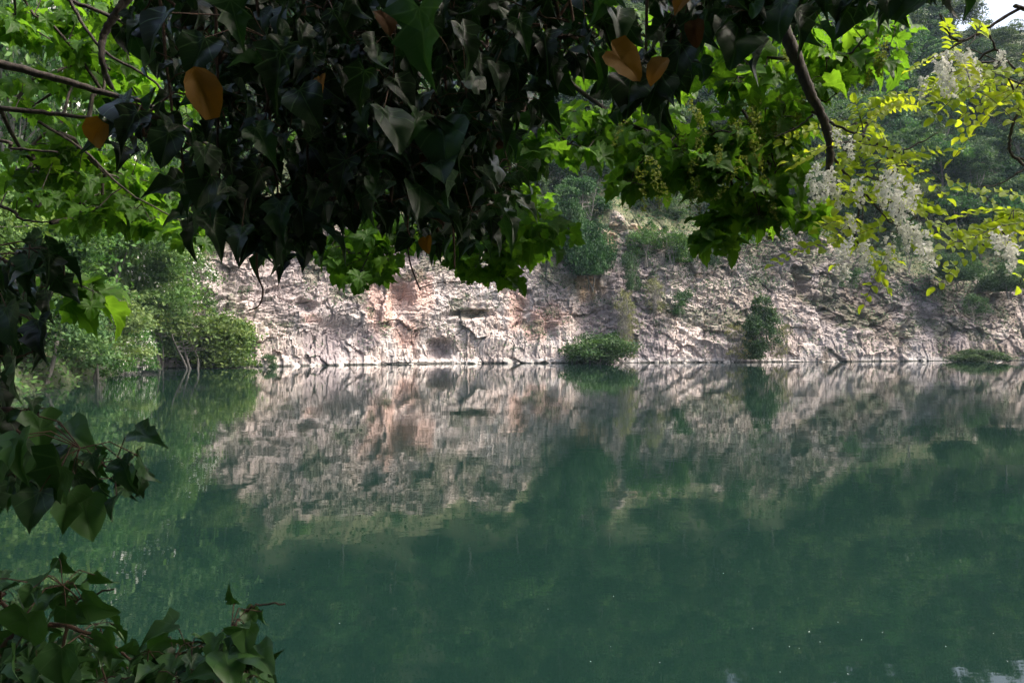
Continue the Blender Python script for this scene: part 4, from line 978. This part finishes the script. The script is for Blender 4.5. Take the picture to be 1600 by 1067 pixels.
# shrub on the left that carries the side ivy: stems rise from the bank just outside the frame
ivy('side_ivy', (-1.6, 1.5, .9), 'dark ivy spray hanging down the left edge beside the green bank trees', 'ivy',
    [(PL((-260, 900, 1.4), (-200, 500, 1.4), (-60, 400, 1.3), (40, 420, 1.25), (100, 430, 1.25)), .006, .0016), (PL((-200, 500, 1.4), (-40, 520, 1.3), (20, 560, 1.25), (60, 540, 1.25)), .003, .0015)],
    [([(-60, 370), (60, 370), (90, 410), (85, 450), (60, 500), (60, 560), (-60, 620)], 34, 1.15, 1.5), ([(60, 370), (85, 375), (95, 400), (70, 420)], 3, 1.2, 1.3), ([(-200, 350), (-60, 350), (-60, 900), (-200, 900)], 50, 1.2, 1.7)],
    [(72, 380, 124, 408, 1.2, 'heart'), (45, 405, 44, 478, 1.15, 'ivylobed'), (85, 430, 118, 478, 1.2), (10, 480, 30, 560, 1.1, 'heart'), (60, 500, 72, 575, 1.2), (20, 560, 30, 640, 1.1), (-10, 420, 10, 470, 1.1, 'heart')], rs, 3, .044, 'ivy', rr=.4, down=1.1, spread=.4, face=.8, up=.3, tilt=.4)
ivy('side_ivy', (-1.3, 1.3, .9), 'grey green ivy spray reaching over the water from the left edge at mid height', 'ivy',
    [(PL((-300, 1000, 1.3), (-240, 800, 1.3), (-100, 650, 1.25), (0, 640, 1.2), (60, 645, 1.2)), .007, .003), (PL((0, 650, 1.2), (40, 680, 1.2), (90, 690, 1.2), (140, 692, 1.2), (175, 735, 1.2), (222, 698, 1.2)), .0035, .0012)],
    [([(-40, 610), (60, 640), (120, 670), (160, 730), (160, 780), (60, 790), (0, 760), (-60, 800)], 34, 1.05, 1.4), ([(160, 720), (230, 720), (220, 750), (170, 760)], 4, 1.15, 1.3), ([(-200, 600), (-60, 600), (-60, 1100), (-200, 1100)], 40, 1.1, 1.6)],
    [(212, 672, 268, 702, 1.15), (216, 712, 240, 768, 1.1), (98, 668, 156, 708, 1.1), (62, 768, 42, 845, 1.0, 'heart'), (96, 728, 88, 796, 1.0, 'ivylobed'), (108, 768, 96, 852, 1.05), (182, 774, 167, 826, 1.1, 'heart'), (118, 740, 165, 756, 1.1, 'heart'), (190, 718, 208, 782, 1.1), (30, 680, 36, 772, 1.0, 'ivylobed'),
     (10, 690, -5, 780, 1.0, 'heart'), (60, 650, 70, 730, 1.05), (130, 780, 148, 860, 1.1)], rs, 3, .038, 'ivy', rr=.7, down=1.1, spread=.4, face=.8, up=.35, tilt=.4)  # paler leaf tone, open skylight put into the colour
ivy('bank_ivy', (-.9, 1.2, .9), 'leafy green ivy thicket filling the lower left corner above the water', 'ivy',
    [(PL((-200, 1500, 1.2), (-60, 1150, 1.15), (20, 990, 1.1), (85, 975, 1.1), (145, 990, 1.1)), .007, .0025), (PL((60, 1200, 1.15), (100, 1000, 1.1), (118, 940, 1.1), (178, 920, 1.1)), .003, .0013),
     (PL((100, 1300, 1.2), (200, 1100, 1.15), (250, 1045, 1.15), (285, 1020, 1.15), (345, 992, 1.15)), .004, .0013), (PL((250, 1300, 1.15), (340, 1100, 1.1), (375, 1020, 1.1), (380, 960, 1.1), (400, 946, 1.1), (446, 943, 1.1)), .0035, .0012)],
    [([(-40, 880), (60, 880), (120, 930), (150, 960), (200, 1010), (210, 1100), (-40, 1100)], 66, 1.05, 1.4), ([(-60, 950), (180, 1000), (200, 1200), (-60, 1200)], 60, 1.1, 1.5), ([(200, 1020), (300, 1025), (400, 1040), (410, 1110), (180, 1110)], 40, 1.05, 1.3),
     ([(355, 950), (400, 950), (410, 1060), (350, 1060)], 9, 1.05, 1.15), ([(230, 990), (330, 1000), (330, 1030), (230, 1030)], 6, 1.1, 1.25), ([(-200, 900), (-60, 900), (-60, 1500), (400, 1200), (400, 1500), (-200, 1500)], 110, 1.0, 1.5)],
    [(96, 1012, 102, 1085, .95, 'heart'), (42, 958, 52, 1014, 1.0, 'heart'), (52, 918, 34, 958, 1.0), (92, 872, 126, 906, 1.1), (148, 898, 196, 912, 1.1, 'heart'), (76, 942, 122, 900, 1.1), (103, 948, 152, 990, 1.05, 'heart'), (130, 938, 197, 966, 1.05),
     (160, 990, 202, 1042, 1.05), (262, 995, 222, 1018, 1.15, 'heart'), (282, 1012, 316, 1002, 1.15), (366, 994, 354, 1036, 1.1), (384, 952, 402, 982, 1.1, 'heart'), (408, 955, 418, 984, 1.1), (368, 942, 351, 914, 1.1), (414, 1026, 436, 1024, 1.1), (420, 1035, 426, 1058, 1.1),
     (370, 1050, 392, 1078, 1.1, 'heart'), (230, 1040, 215, 1080, 1.1), (300, 1040, 290, 1085, 1.1), (330, 1045, 345, 1080, 1.1), (20, 1020, 30, 1075, 1.0, 'ivylobed')], rs, 3, .042, 'ivy', rr=.95, down=.7, spread=.7, face=.8, up=1.1, tilt=.42)  # palest leaf tone: skylight on the lower ivy painted into its colour
